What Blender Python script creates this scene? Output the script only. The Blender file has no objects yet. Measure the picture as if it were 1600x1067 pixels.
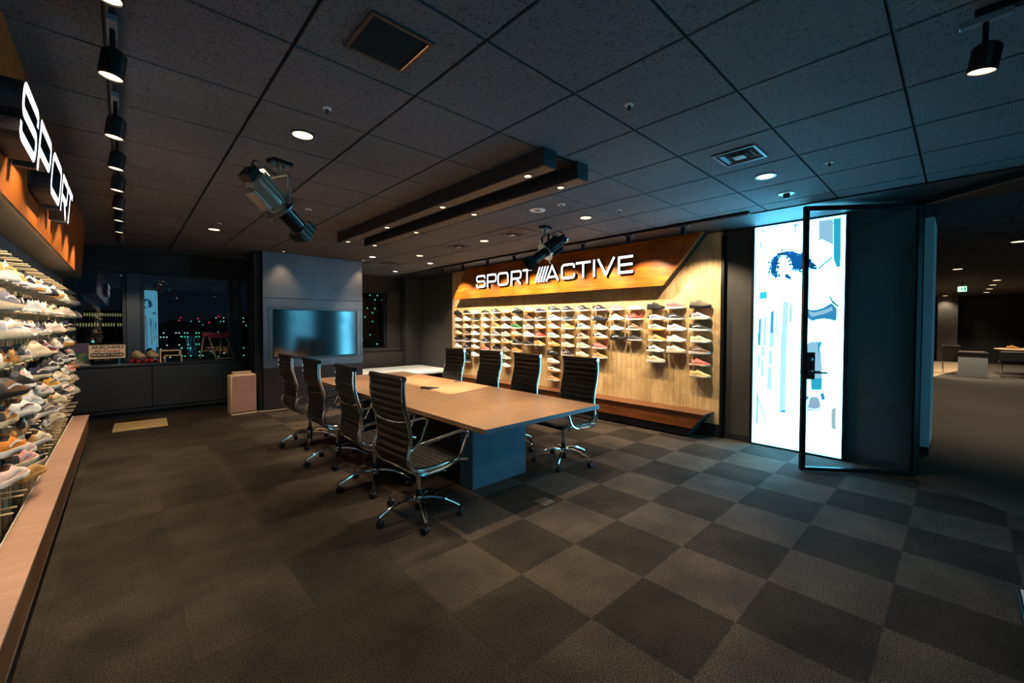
import bpy, bmesh, math, random
from mathutils import Matrix, Vector
C = bpy.context.collection
sc = bpy.context.scene
D = bpy.data
PI = math.pi
# ---------------------------------------------------------------- camera
YAW, PITCH, ROLL = 0.75004, -0.02192, 0.00311
fw = Vector((math.sin(YAW)*math.cos(PITCH), math.cos(YAW)*math.cos(PITCH), math.sin(PITCH)))
r0 = Vector((math.cos(YAW), -math.sin(YAW), 0)); u0 = r0.cross(fw)
rr = r0*math.cos(ROLL)+u0*math.sin(ROLL); uu = -r0*math.sin(ROLL)+u0*math.cos(ROLL)
cam = D.objects.new('camera', D.cameras.new('camera')); C.objects.link(cam)
M = Matrix((rr, uu, -fw)).transposed().to_4x4(); M.translation = (0, 0, 1.468)
cam.matrix_world = M
cam.data.sensor_width = 36; cam.data.lens = 650.2007/1600*36
cam.data.shift_y = -12.233/1600; cam.data.clip_start = .05; cam.data.clip_end = 2000
sc.camera = cam
# ---------------------------------------------------------------- world, exposure
w = D.worlds.new('night'); sc.world = w; w.use_nodes = True
w.node_tree.nodes['Background'].inputs[0].default_value = (.004, .006, .010, 1)
w.node_tree.nodes['Background'].inputs[1].default_value = 1.0
vs = sc.view_settings
vs.view_transform = 'Standard'; vs.look = 'None'; vs.gamma = 1; vs.use_curve_mapping = False
vs.exposure = 0.0
WARM = (1.0, .66, .36); WARM2 = (1.0, .80, .57)
P_LEFT, P_RIGHT, P_DOWN, P_BEAM = 68, 150, 75, 110
def spot(loc, aim, power, col=WARM, ang=70, blend=.6, rad=.03, parent=None):
    l = D.lights.new('lamp_light', 'SPOT'); l.energy = power; l.color = col
    l.spot_size = math.radians(ang); l.spot_blend = blend; l.shadow_soft_size = rad
    o = D.objects.new('lamp_light', l); C.objects.link(o)
    d = (Vector(aim)-Vector(loc)).normalized()
    o.matrix_world = Matrix.Translation(loc) @ d.to_track_quat('-Z', 'Y').to_matrix().to_4x4()
    if parent:
        o.parent = parent; o.matrix_parent_inverse = parent.matrix_world.inverted()
    return o
# ---------------------------------------------------------------- materials
def lin(h):
    h = h.lstrip('#'); c = [int(h[i:i+2], 16)/255 for i in (0, 2, 4)]
    return tuple(x/12.92 if x <= .04045 else ((x+.055)/1.055)**2.4 for x in c)+(1,)
MATS = {}
def mat(name, col, rough=.5, metal=0, var=0, scale=20, stretch=(1, 1, 1), bump=0, emit=None, estr=0, spec=.5, coat=0, var2=None):
    if name in MATS: return MATS[name]
    m = D.materials.new(name); m.use_nodes = True; nt = m.node_tree; b = nt.nodes['Principled BSDF']
    c = lin(col) if isinstance(col, str) else tuple(col)+(1,) if len(col) == 3 else col
    b.inputs['Base Color'].default_value = c; b.inputs['Roughness'].default_value = rough
    b.inputs['Metallic'].default_value = metal; b.inputs['Specular IOR Level'].default_value = spec
    b.inputs['Coat Weight'].default_value = coat
    if emit is not None:
        b.inputs['Emission Color'].default_value = (lin(emit) if isinstance(emit, str) else tuple(emit)+(1,)); b.inputs['Emission Strength'].default_value = estr
    if var or bump:
        tc = nt.nodes.new('ShaderNodeTexCoord'); mp = nt.nodes.new('ShaderNodeMapping'); mp.inputs['Scale'].default_value = stretch
        n = nt.nodes.new('ShaderNodeTexNoise'); n.inputs['Scale'].default_value = scale; n.inputs['Detail'].default_value = 6
        nt.links.new(tc.outputs['Object'], mp.inputs[0]); nt.links.new(mp.outputs[0], n.inputs['Vector'])
        if var:
            rp = nt.nodes.new('ShaderNodeValToRGB')
            a = lin(var2) if var2 else tuple(x*(1-var) for x in c[:3])+(1,)
            rp.color_ramp.elements[0].position = .32; rp.color_ramp.elements[0].color = a
            rp.color_ramp.elements[1].position = .68; rp.color_ramp.elements[1].color = tuple(min(1, x*(1+var*.5)) for x in c[:3])+(1,)
            nt.links.new(n.outputs['Fac'], rp.inputs[0]); nt.links.new(rp.outputs[0], b.inputs['Base Color'])
        if bump:
            bp = nt.nodes.new('ShaderNodeBump'); bp.inputs['Strength'].default_value = bump; bp.inputs['Distance'].default_value = .004
            nt.links.new(n.outputs['Fac'], bp.inputs['Height']); nt.links.new(bp.outputs[0], b.inputs['Normal'])
    MATS[name] = m; return m
def emis(name, col, strength):
    if name in MATS: return MATS[name]
    m = D.materials.new(name); m.use_nodes = True; nt = m.node_tree; nt.nodes.clear()
    e = nt.nodes.new('ShaderNodeEmission'); o = nt.nodes.new('ShaderNodeOutputMaterial')
    e.inputs[0].default_value = tuple(col)+(1,); e.inputs[1].default_value = strength
    nt.links.new(e.outputs[0], o.inputs[0]); MATS[name] = m; return m
def glass(name, tint, refl=1.45, rough=.0):
    m = D.materials.new(name); m.use_nodes = True; nt = m.node_tree; nt.nodes.clear()
    t = nt.nodes.new('ShaderNodeBsdfTransparent'); t.inputs[0].default_value = tuple(tint)+(1,)
    g = nt.nodes.new('ShaderNodeBsdfGlossy'); g.inputs['Roughness'].default_value = rough
    f = nt.nodes.new('ShaderNodeFresnel'); f.inputs['IOR'].default_value = refl
    x = nt.nodes.new('ShaderNodeMixShader'); o = nt.nodes.new('ShaderNodeOutputMaterial')
    nt.links.new(f.outputs[0], x.inputs[0]); nt.links.new(t.outputs[0], x.inputs[1]); nt.links.new(g.outputs[0], x.inputs[2]); nt.links.new(x.outputs[0], o.inputs[0])
    return m
def nodes_of(name, rough=.6, spec=.5):
    m = D.materials.new(name); m.use_nodes = True; nt = m.node_tree; b = nt.nodes['Principled BSDF']
    b.inputs['Roughness'].default_value = rough; b.inputs['Specular IOR Level'].default_value = spec
    tc = nt.nodes.new('ShaderNodeTexCoord'); MATS[name] = m
    return m, nt, b, tc
def N(nt, t, **kw):
    n = nt.nodes.new('ShaderNode'+t)
    for k, v in kw.items():
        if k in n.inputs.keys(): n.inputs[k].default_value = v
        else: setattr(n, k, v)
    return n
def mapped(nt, tc, loc=(0, 0, 0), rot=(0, 0, 0), scale=(1, 1, 1)):
    mp = nt.nodes.new('ShaderNodeMapping'); mp.inputs['Location'].default_value = loc; mp.inputs['Rotation'].default_value = rot; mp.inputs['Scale'].default_value = scale
    nt.links.new(tc.outputs['Object'], mp.inputs[0]); return mp
def ramp(nt, fac, stops):
    r = nt.nodes.new('ShaderNodeValToRGB'); e = r.color_ramp.elements
    while len(e) < len(stops): e.new(.5)
    for el, (p, c) in zip(e, stops): el.position = p; el.color = lin(c) if isinstance(c, str) else tuple(c)+(1,)
    nt.links.new(fac, r.inputs[0]); return r
def mix(nt, a, b, fac, mode='MULTIPLY'):
    x = nt.nodes.new('ShaderNodeMix'); x.data_type = 'RGBA'; x.blend_type = mode
    if isinstance(fac, float): x.inputs[0].default_value = fac
    else: nt.links.new(fac, x.inputs[0])
    for s, v in ((6, a), (7, b)):
        if hasattr(v, 'links'): nt.links.new(v, x.inputs[s])
        else: x.inputs[s].default_value = lin(v) if isinstance(v, str) else tuple(v)+(1,)
    return x.outputs[2]
# carpet tiles 0.5 m
def carpet_mat():
    m, nt, b, tc = nodes_of('carpet_tiles', .95, .15)
    mp = mapped(nt, tc, (-.19*2-.03, -.225*2-.03, .5), scale=(2, 2, 0))
    ck = N(nt, 'TexChecker', Scale=1.0); 
    nf = N(nt, 'TexNoise', Scale=170.0, Detail=1.0); nt.links.new(tc.outputs['Object'], nf.inputs['Vector'])
    wv = N(nt, 'VectorMath', operation='MULTIPLY_ADD'); wv.inputs[1].default_value = (.06, .06, 0); nt.links.new(nf.outputs['Color'], wv.inputs[0]); nt.links.new(mp.outputs[0], wv.inputs[2]); nt.links.new(wv.outputs[0], ck.inputs['Vector'])
    ck.inputs['Color1'].default_value = lin('#483f37'); ck.inputs['Color2'].default_value = lin('#332d28')
    # tiles by the left racks: dimmer, flatter lighting put into their colour
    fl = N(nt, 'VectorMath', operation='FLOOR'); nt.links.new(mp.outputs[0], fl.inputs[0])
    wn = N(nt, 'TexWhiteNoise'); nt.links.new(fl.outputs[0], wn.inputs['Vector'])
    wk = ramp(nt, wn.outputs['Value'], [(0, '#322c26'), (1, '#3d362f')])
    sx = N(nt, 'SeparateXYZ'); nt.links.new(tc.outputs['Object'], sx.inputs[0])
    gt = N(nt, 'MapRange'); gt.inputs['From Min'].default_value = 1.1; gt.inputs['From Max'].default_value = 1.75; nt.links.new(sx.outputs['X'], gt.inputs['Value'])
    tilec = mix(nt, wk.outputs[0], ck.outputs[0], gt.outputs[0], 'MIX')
    n1 = N(nt, 'TexNoise', Scale=3.2, Detail=5.0); n2 = N(nt, 'TexNoise', Scale=130.0, Detail=3.0); n3 = N(nt, 'TexNoise', Scale=320.0, Detail=2.0)
    for n in (n1, n2, n3): nt.links.new(tc.outputs['Object'], n.inputs['Vector'])
    c = mix(nt, tilec, ramp(nt, n1.outputs['Fac'], [(.3, (.58, .58, .58)), (.7, (1.25, 1.22, 1.18))]).outputs[0], .9)
    c = mix(nt, c, ramp(nt, n2.outputs['Fac'], [(.38, (.35, .35, .35)), (.62, (1.55, 1.5, 1.42))]).outputs[0], .85)
    nt.links.new(c, b.inputs['Base Color'])
    # pile laid in opposite directions on neighbouring tiles
    nv = N(nt, 'Mix', data_type='VECTOR'); nt.links.new(ck.outputs['Fac'], nv.inputs[0]); nv.inputs[4].default_value = (-.12, -.03, .99); nv.inputs[5].default_value = (.12, .03, .99)
    nn = N(nt, 'VectorMath', operation='NORMALIZE'); nt.links.new(nv.outputs[1], nn.inputs[0])
    bp = N(nt, 'Bump', Strength=.7, Distance=.006); nt.links.new(n3.outputs['Fac'], bp.inputs['Height']); nt.links.new(nn.outputs[0], bp.inputs['Normal']); nt.links.new(bp.outputs[0], b.inputs['Normal'])
    return m
def ceil_mat(name, base):
    m, nt, b, tc = nodes_of(name, .9, .2)
    n = N(nt, 'TexNoise', Scale=105.0, Detail=3.0, Roughness=.7); nt.links.new(tc.outputs['Object'], n.inputs['Vector'])
    n2 = N(nt, 'TexNoise', Scale=1.2, Detail=2.0); nt.links.new(tc.outputs['Object'], n2.inputs['Vector'])
    r = ramp(nt, n.outputs['Fac'], [(.36, (.15, .15, .15)), (.46, (1, 1, 1))])
    c = mix(nt, base, r.outputs[0], .8)
    c = mix(nt, c, ramp(nt, n2.outputs['Fac'], [(.3, (.85, .85, .85)), (.7, (1.1, 1.1, 1.1))]).outputs[0], .7)
    nt.links.new(c, b.inputs['Base Color'])
    bp = N(nt, 'Bump', Strength=.5, Distance=.004); nt.links.new(r.outputs[0], bp.inputs['Height']); nt.links.new(bp.outputs[0], b.inputs['Normal'])
    return m
def grain_mat(name, dark, light, axis='Y', rough=.35, coat=0, scale=5, squash=14, blotch=.5):
    """wood grain running along axis"""
    m, nt, b, tc = nodes_of(name, rough); b.inputs['Coat Weight'].default_value = coat; b.inputs['Coat Roughness'].default_value = .2
    s = {'X': (1, squash, squash), 'Y': (squash, 1, squash), 'Z': (squash, squash, 1)}[axis]
    mp = mapped(nt, tc, scale=s); n = N(nt, 'TexNoise', Scale=scale*.35, Detail=9.0, Roughness=.62, Distortion=.6); nt.links.new(mp.outputs[0], n.inputs['Vector'])
    n2 = N(nt, 'TexNoise', Scale=1.7, Detail=3.0); nt.links.new(tc.outputs['Object'], n2.inputs['Vector'])
    c = ramp(nt, n.outputs['Fac'], [(.3, dark), (.7, light)]).outputs[0]
    c = mix(nt, c, ramp(nt, n2.outputs['Fac'], [(.35, (1-blotch,)*3), (.65, (1.1, 1.1, 1.1))]).outputs[0], .8)
    nt.links.new(c, b.inputs['Base Color'])
    return m
def plank_mat(name, dark, light, wdt=.085, plane='YZ', rough=.6):
    """vertical rough planks with scattered saw notches on a wall"""
    m, nt, b, tc = nodes_of(name, rough, .3)
    # brick texture laid on its side: U = height, V = along the wall
    sx = N(nt, 'SeparateXYZ'); nt.links.new(tc.outputs['Object'], sx.inputs[0])
    cb = N(nt, 'CombineXYZ'); nt.links.new(sx.outputs['Z'], cb.inputs[0]); nt.links.new(sx.outputs['Y'], cb.inputs[1])
    br = N(nt, 'TexBrick', Scale=1.0); br.offset = .37; br.squash = 1
    br.inputs['Brick Width'].default_value = .31; br.inputs['Row Height'].default_value = wdt; br.inputs['Mortar Size'].default_value = .0016
    br.inputs['Color1'].default_value = (1, 1, 1, 1); br.inputs['Color2'].default_value = (.86, .84, .8, 1); br.inputs['Mortar'].default_value = (.38, .31, .23, 1)
    nt.links.new(cb.outputs[0], br.inputs['Vector'])
    mp = mapped(nt, tc, scale=(6, 16, 1.1)); n = N(nt, 'TexNoise', Scale=2.6, Detail=8.0, Roughness=.65); nt.links.new(mp.outputs[0], n.inputs['Vector'])
    n2 = N(nt, 'TexNoise', Scale=2.2, Detail=6.0); nt.links.new(tc.outputs['Object'], n2.inputs['Vector'])
    c = ramp(nt, n.outputs['Fac'], [(.25, dark), (.6, light)]).outputs[0]
    c = mix(nt, c, br.outputs['Color'], 1.0)
    c = mix(nt, c, ramp(nt, n2.outputs['Fac'], [(.36, (.72, .66, .58)), (.55, (1.05, 1.05, 1.05))]).outputs[0], .7)
    nt.links.new(c, b.inputs['Base Color'])
    bp = N(nt, 'Bump', Strength=.4, Distance=.004); nt.links.new(br.outputs['Color'], bp.inputs['Height']); nt.links.new(bp.outputs[0], b.inputs['Normal'])
    return m
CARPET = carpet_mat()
CEIL = ceil_mat('ceiling_tile', '#6a6c70')
BLACK = mat('black_paint', '#15161a', .6, var=.2, scale=6)
WALL = mat('dark_wall', '#37342f', .75, var=.12, scale=4, bump=.05)
WALLB = mat('charcoal_wall', '#232325', .7, var=.15, scale=5)
FRAME = mat('window_frame', '#2a2e33', .4, .3)
CHROME = mat('chrome', (.78, .77, .74), .09, 1)
STEEL = mat('brushed_steel', (.55, .55, .55), .28, 1)
BLKMET = mat('black_metal', '#131417', .38, .4)
BLKPLA = mat('black_plastic', '#101113', .45)
LEATHER = mat('black_leather', '#161514', .40, var=.2, scale=60, bump=.15)
ORANGE = grain_mat('orange_wood', '#8a430d', '#cc7419', 'Y', .38, .3)
ORANGEV = grain_mat('rust_wood', '#6d360e', '#b8651b', 'Z', .4, .25, 6, 9)
PLANK = plank_mat('pale_planks', '#b3905f', '#e0c08c')
CREAM = grain_mat('cream_wood', '#b89b6a', '#dcc293', 'Z', .55, 0, 6, 14, .2)
GREYPL = mat('blue_grey_planks', '#5c6670', .6, var=.3, scale=3, stretch=(1, 14, .4), bump=.3)
BENCH = grain_mat('tan_bench_top', '#98745f', '#b38b74', 'X', .5, 0, 7, 16, .12)
BENCHF = grain_mat('brown_bench_face', '#54301a', '#7d4a26', 'Y', .42, .2)
TABLE = grain_mat('walnut_table_top', '#74553b', '#916d4b', 'X', .45, .1, 26, 2.2, .22)
TABLEM = mat('table_steel_blue_light', '#4f6775', .42, .1, var=.18, scale=5, bump=.03)  # grey steel, with the blue light falling on it tinted into the colour
STEELPANEL = mat('smoky_steel_panel', '#70767d', .38, .6, var=.22, scale=2.2, bump=.04)
PINKMET = mat('copper_pink_panel', '#a07c6a', .35, .25)
WHITEP = mat('white_panel', '#d9d6cc', .5, var=.05, scale=5)
# ---------------------------------------------------------------- geometry helpers
class MB:
    def __init__(s): s.v = []; s.f = []; s.m = []; s.M = Matrix(); s.c = 0
    def add(s, vs, fs):
        n = len(s.v); s.v += [tuple(s.M @ Vector(p)) for p in vs]
        for f in fs: s.f.append([i+n for i in f]); s.m.append(s.c)
        return s
    def box(s, x0, x1, y0, y1, z0, z1):
        return s.add([(x0, y0, z0), (x1, y0, z0), (x1, y1, z0), (x0, y1, z0), (x0, y0, z1), (x1, y0, z1), (x1, y1, z1), (x0, y1, z1)],
                     [(0, 3, 2, 1), (4, 5, 6, 7), (0, 1, 5, 4), (1, 2, 6, 5), (2, 3, 7, 6), (3, 0, 4, 7)])
    def prism(s, poly, ax, a0, a1, capc=None):
        """poly in the two other axes (cyclic order), extruded on ax from a0 to a1"""
        def P(p, a): return {'x': (a, p[0], p[1]), 'y': (p[0], a, p[1]), 'z': (p[0], p[1], a)}[ax]
        n = len(poly); s.add([P(p, a0) for p in poly]+[P(p, a1) for p in poly], [])
        b = len(s.v)-2*n
        for i in range(n): s.f.append([b+i, b+(i+1) % n, b+n+(i+1) % n, b+n+i]); s.m.append(s.c)
        s.f.append([b+i for i in range(n)][::-1]); s.m.append(s.c if capc is None else capc)
        s.f.append([b+n+i for i in range(n)]); s.m.append(s.c)
        return s
    def tube(s, pts, r, seg=8, closed=False, flat=None, caps=True):
        pts = [Vector(p) for p in pts]; n = len(pts); rings = []; up = None
        for i, p in enumerate(pts):
            a = pts[i-1] if (i > 0 or closed) else p; b = pts[(i+1) % n] if (i < n-1 or closed) else p
            t = (b-a).normalized()
            if up is None:
                up = Vector((0, 0, 1)) if abs(t.z) < .9 else Vector((1, 0, 0))
                if flat: up = Vector(flat[0])
            up = (up-t*up.dot(t)).normalized(); sd = t.cross(up)
            ri = r[i] if isinstance(r, (list, tuple)) else r
            ra, rb = (flat[1], flat[2]) if flat else (ri, ri)
            rings.append([p+up*(math.cos(k*2*PI/seg)*ra)+sd*(math.sin(k*2*PI/seg)*rb) for k in range(seg)])
        vs = [q for g in rings for q in g]; fs = []
        for i in range(n if closed else n-1):
            j = (i+1) % n
            for k in range(seg): fs.append((i*seg+k, i*seg+(k+1) % seg, j*seg+(k+1) % seg, j*seg+k))
        if not closed and caps: fs += [tuple(range(seg))[::-1], tuple((n-1)*seg+k for k in range(seg))]
        return s.add(vs, fs)
    def lathe(s, prof, seg=20, M=None):
        M = M or Matrix(); vs = []; fs = []
        for r, z in prof: vs += [M @ Vector((r*math.cos(k*2*PI/seg), r*math.sin(k*2*PI/seg), z)) for k in range(seg)]
        for i in range(len(prof)-1):
            for k in range(seg): fs.append((i*seg+k, i*seg+(k+1) % seg, (i+1)*seg+(k+1) % seg, (i+1)*seg+k))
        fs += [tuple(range(seg))[::-1], tuple((len(prof)-1)*seg+k for k in range(seg))]
        return s.add(vs, fs)
    def grid(s, rows, closed=False):
        nr, nc = len(rows), len(rows[0]); fs = []
        for i in range(nr-1):
            for k in range(nc if closed else nc-1): fs.append((i*nc+k, i*nc+(k+1) % nc, (i+1)*nc+(k+1) % nc, (i+1)*nc+k))
        return s.add([q for r in rows for q in r], fs)
    def ribbon(s, pts, wd, d0, d1, put, closed=False, mf=0, ms=1):
        """flat stroke of width wd along 2-D pts, from depth d0 (front) to d1; put maps (u, v, d) to space"""
        P = [Vector(p) for p in pts]; n = len(P); L = []; R = []
        for i in range(n):
            a = P[i]-P[i-1] if (i > 0 or closed) else P[1]-P[0]
            b = P[(i+1) % n]-P[i] if (i < n-1 or closed) else P[-1]-P[-2]
            a.normalize(); b.normalize(); na = Vector((-a.y, a.x)); nb = Vector((-b.y, b.x)); m = (na+nb)
            m = m.normalized() if m.length > 1e-6 else na
            k = wd/2/max(.35, m.dot(na)); L.append(P[i]+m*k); R.append(P[i]-m*k)
        vs = [put(p.x, p.y, d) for d in (d0, d1) for q in (L, R) for p in q]
        c = s.c
        for i in range(n if closed else n-1):
            j = (i+1) % n
            if i == 0: base = len(s.v); s.add(vs, [])
            for fc, mi in (((i, j, n+j, n+i), mf), ((2*n+i, 3*n+i, 3*n+j, 2*n+j), ms), ((i, 2*n+i, 2*n+j, j), ms), ((n+i, n+j, 3*n+j, 3*n+i), ms)):
                s.f.append([base+q for q in fc]); s.m.append(mi)
        if not closed:
            for i in (0, n-1): s.f.append([base+q for q in (i, n+i, 3*n+i, 2*n+i)]); s.m.append(ms)
        return s
    def mesh(s, name, mats, smooth=35):
        me = D.meshes.new(name); me.from_pydata(s.v, [], s.f)
        for m in (mats if isinstance(mats, (list, tuple)) else [mats]): me.materials.append(m)
        for p, i in zip(me.polygons, s.m): p.material_index = i
        bm = bmesh.new(); bm.from_mesh(me); bmesh.ops.recalc_face_normals(bm, faces=bm.faces); bm.to_mesh(me); bm.free()
        if smooth:
            me.polygons.foreach_set('use_smooth', [True]*len(me.polygons)); me.set_sharp_from_angle(angle=math.radians(smooth))
        return me
    def build(s, name, mats, parent=None, smooth=35, bevel=0, seg=2):
        o = D.objects.new(name, s.mesh(name, mats, smooth)); C.objects.link(o)
        if parent: o.parent = parent
        if bevel:
            b = o.modifiers.new('bevel', 'BEVEL'); b.width = bevel; b.segments = seg; b.limit_method = 'ANGLE'; b.angle_limit = math.radians(40); b.harden_normals = False
        return o
def rnd(pts, r, closed=False, k=4):
    """round the corners of a 2-D or 3-D polyline"""
    P = [Vector(p) for p in pts]; n = len(P); out = []
    for i in range(n):
        if not closed and i in (0, n-1): out.append(P[i]); continue
        a, p, b = P[i-1], P[i], P[(i+1) % n]
        ri = r[i] if isinstance(r, (list, tuple)) else r
        d1 = min(ri, (a-p).length*.49); d2 = min(ri, (b-p).length*.49)
        A = p+(a-p).normalized()*d1; B = p+(b-p).normalized()*d2
        for q in range(k+1):
            t = q/k; out.append(A*(1-t)**2+p*2*t*(1-t)+B*t*t)
    return out
def thing(name, label, cat, loc=(0, 0, 0), rotz=0, group=None):
    o = D.objects.new(name, None); C.objects.link(o); o.location = loc; o.rotation_euler = (0, 0, rotz)
    o.empty_display_size = .05; o['label'] = label; o['category'] = cat
    if group: o['group'] = group
    return o
def tag(o, label, cat, group=None):
    o['label'] = label; o['category'] = cat
    if group: o['group'] = group
    return o
def struct(o, label, cat):
    o['kind'] = 'structure'; o['label'] = label; o['category'] = cat; return o
def dup(root, loc, rotz=None, label=None, group=None):
    r = root.copy(); C.objects.link(r); r.location = loc
    if rotz is not None: r.rotation_euler = (0, 0, rotz)
    if label: r['label'] = label
    if group: r['group'] = group
    for ch in KIDS[root.name]:
        c = ch.copy(); C.objects.link(c); c.parent = r
        for g in KIDS.get(ch.name, ()):
            d = g.copy(); C.objects.link(d); d.parent = c
    return r
KIDS = {}
def remember(root):
    KIDS[root.name] = [o for o in D.objects if o.parent == root]
    for ch in KIDS[root.name]: KIDS[ch.name] = [o for o in D.objects if o.parent == ch]
ORD = 'first second third fourth fifth sixth seventh eighth ninth tenth eleventh twelfth thirteenth fourteenth fifteenth sixteenth seventeenth eighteenth nineteenth twentieth'.split()
H = 2.69
# ================================================================ SETTING
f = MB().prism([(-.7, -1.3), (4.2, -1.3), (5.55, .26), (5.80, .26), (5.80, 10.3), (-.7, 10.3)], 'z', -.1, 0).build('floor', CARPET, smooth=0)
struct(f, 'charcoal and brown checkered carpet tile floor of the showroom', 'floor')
CORR = mat('corridor_carpet', '#575049', .95, var=.6, scale=34, stretch=(1, 5, 1), bump=.5, spec=.15)
f = MB().prism([(4.2, -1.3), (4.2, -7), (26, -7), (26, 4), (5.80, 4), (5.80, .26), (5.55, .26)], 'z', -.1, -.002).build('floor', CORR, smooth=0)
struct(f, 'brown streaked carpet of the corridor beyond the glass door', 'floor')
PALEFL = mat('pale_wood_floor', '#b79a74', .5, var=.15, scale=3, stretch=(1, 9, 1))
f = MB().prism([(16.7, .53), (18.65, .24), (19.95, 0), (24.6, .0), (26, .6), (26, 4), (16.7, 4)], 'z', -.001, .004).build('floor', PALEFL, smooth=0)
struct(f, 'pale wood floor patch at the far end of the corridor', 'floor')
# ceiling: separate tiles with recessed joints
X0, Y0, T = .558, 2.0094, .6
def tiles(x0, x1, y0, y1, g=.009):
    m = MB(); i0 = math.floor((x0-X0)/T); i1 = math.ceil((x1-X0)/T); j0 = math.floor((y0-Y0)/T); j1 = math.ceil((y1-Y0)/T)
    for i in range(i0, i1):
        for j in range(j0, j1):
            a, b = max(x0, X0+i*T+g), min(x1, X0+(i+1)*T-g); c, d = max(y0, Y0+j*T+g*.8), min(y1, Y0+(j+1)*T-g*.8)
            if b-a > .03 and d-c > .03: m.box(a, b, c, d, H, H+.02)
    m.c = 1; m.box(x0, x1, y0, y1, H+.012, H+.1); return m
o = tiles(-.7, 5.02, -1.3, 10.3).build('ceiling', [CEIL, BLACK], smooth=0)
struct(o, 'dark grey speckled suspended ceiling tiles over the showroom', 'ceiling')
CEIL2 = ceil_mat('corridor_ceiling_tile', '#4a4c50')
o = tiles(5.72, 26, -7, 4).build('ceiling', [CEIL2, BLACK], smooth=0)
struct(o, 'dark tiled ceiling of the corridor', 'ceiling')
m = MB(); m.box(5.02, 5.9, -1.3, 1.6, H-.012, H+.1); m.box(4.97, 5.9, 1.6, 10.3, H-.012, H+.1)
m.box(4.2, 5.02, -7, -1.3, H, H+.1); m.box(5.02, 5.72, -7, -1.3, H, H+.1)
struct(m.build('trim_1', BLACK, smooth=0), 'flat black ceiling strip above the plank shoe wall', 'ceiling trim')
# walls
struct(MB().box(-.9, -.61, -1.5, 10.3, 0, H).build('wall_left', WALLB, smooth=0), 'charcoal wall behind the left shoe racks', 'wall')
struct(MB().box(5.72, 5.9, .26, 10.3, 0, H).build('wall_right', WALL, smooth=0), 'dark grey brown wall carrying the plank shoe display', 'wall')
struct(MB().box(-.9, 4.2, -1.5, -1.3, 0, H).build('wall_rear', WALLB, smooth=0), 'charcoal wall behind the photographer', 'wall')
m = MB(); m.box(-.7, 1.85, 9.3, 9.5, 2.29, H); m.box(-.7, 1.85, 9.3, 9.5, 0, .80); m.box(1.6, 1.699, 8.05, 8.66, 0, H)
struct(m.build('wall_window', WALLB, smooth=0), 'black wall strip above and below the night windows', 'wall')
m = MB(); m.box(3.3, 5.3, 10.05, 10.25, 2.28, H); m.box(3.3, 5.3, 9.85, 10.25, 0, .82); m.box(5.3, 5.72, 9.70, 10.25, 0, H); m.box(4.93, 5.3, 10.0, 10.25, .82, 2.28)
struct(m.build('wall_back', WALL, smooth=0), 'dark wall and column at the back corner beside the small window', 'wall')
m = MB(); m.box(3.3, 5.32, 9.82, 10.06, .82, .845)
struct(m.build('trim_2', WALL, smooth=0), 'dark sill ledge under the small back window', 'window ledge')
struct(MB().box(5.705, 5.72, 1.74, 2.06, 0, .075).build('baseboard_right', BLACK, smooth=0), 'black skirting below the bare wall beside the lit poster', 'skirting')
struct(MB().box(5.705, 5.72, .30, .83, 0, .075).build('baseboard_right', BLACK, smooth=0), 'black skirting seen through the dark glass door', 'skirting')
# far corridor end
struct(MB().box(24.9, 25.1, -7, 4, 0, H).build('wall_far', mat('far_black_wall', '#1a1a1b', .8), smooth=0), 'black wall closing the far end of the corridor', 'wall')
struct(MB().box(24.55, 24.89, .03, .60, 0, H).build('wall_column', mat('far_column', '#4a4642', .7), smooth=0), 'grey column lit from above at the corridor end', 'column')
struct(MB().box(5.9, 26, 3.9, 4, 0, H).build('wall_corridor', WALLB, smooth=0), 'dark side wall of the corridor', 'wall')
struct(MB().box(4.2, 26, -7.1, -7, 0, H).build('wall_corridor', WALLB, smooth=0), 'dark opposite wall of the corridor', 'wall')
m = MB(); m.box(6.65, 7.4, .205, .288, .09, H); m.c = 1; m.box(6.66, 7.4, .21, .283, 0, .09)
struct(m.build('wall_stub', [mat('teal_grey_panel', '#e3eaea', .55, var=.12, scale=7, stretch=(1, 1, .5)), BLACK], smooth=0), 'pale grey wall end just past the glass door', 'wall')
# windows
WGLASS = glass('window_glass', (.75, .82, .85), 1.95); WGLASS2 = glass('window_glass_clear', (.8, .85, .87), 1.22)
def window(n, x0, x1, y, z0, z1, label, t=.05):
    m = MB(); m.box(x0, x0+t, y-.03, y+.07, z0, z1); m.box(x1-t, x1, y-.03, y+.07, z0, z1); m.box(x0+t, x1-t, y-.03, y+.07, z0, z0+t*.6); m.box(x0+t, x1-t, y-.03, y+.07, z1-t*.6, z1)
    o = m.build('window_%d' % n, FRAME, smooth=0, bevel=.004); struct(o, label, 'window')
    MB().box(x0+t, x1-t, y+.015, y+.023, z0+t*.6, z1-t*.6).build('pane', WGLASS if n != 4 else WGLASS2, o, smooth=0)
window(1, -.69, .03, 9.3, .80, 2.29, 'tall night window left of the wide mullion, behind the boxed sign')
window(2, .20, 1.47, 9.3, .80, 2.29, 'wide night window behind the roller skates and folding stool')
window(3, 1.58, 1.84, 9.3, .80, 2.29, 'narrow night window beside the screen wall')
window(4, 3.3, 4.93, 10.1, .845, 2.28, 'small night window in the back corner right of the screen wall')
struct(MB().box(.03, .20, 9.2, 9.45, .835, 2.29).build('trim_3', mat('mullion_blue', '#39444c', .4, .3), smooth=0, bevel=.005), 'wide dark mullion between the two night windows', 'window mullion')
struct(MB().box(1.47, 1.58, 9.24, 9.42, .835, 2.29).build('trim_3', FRAME, smooth=0, bevel=.005), 'dark window post left of the narrow window', 'window post')
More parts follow.
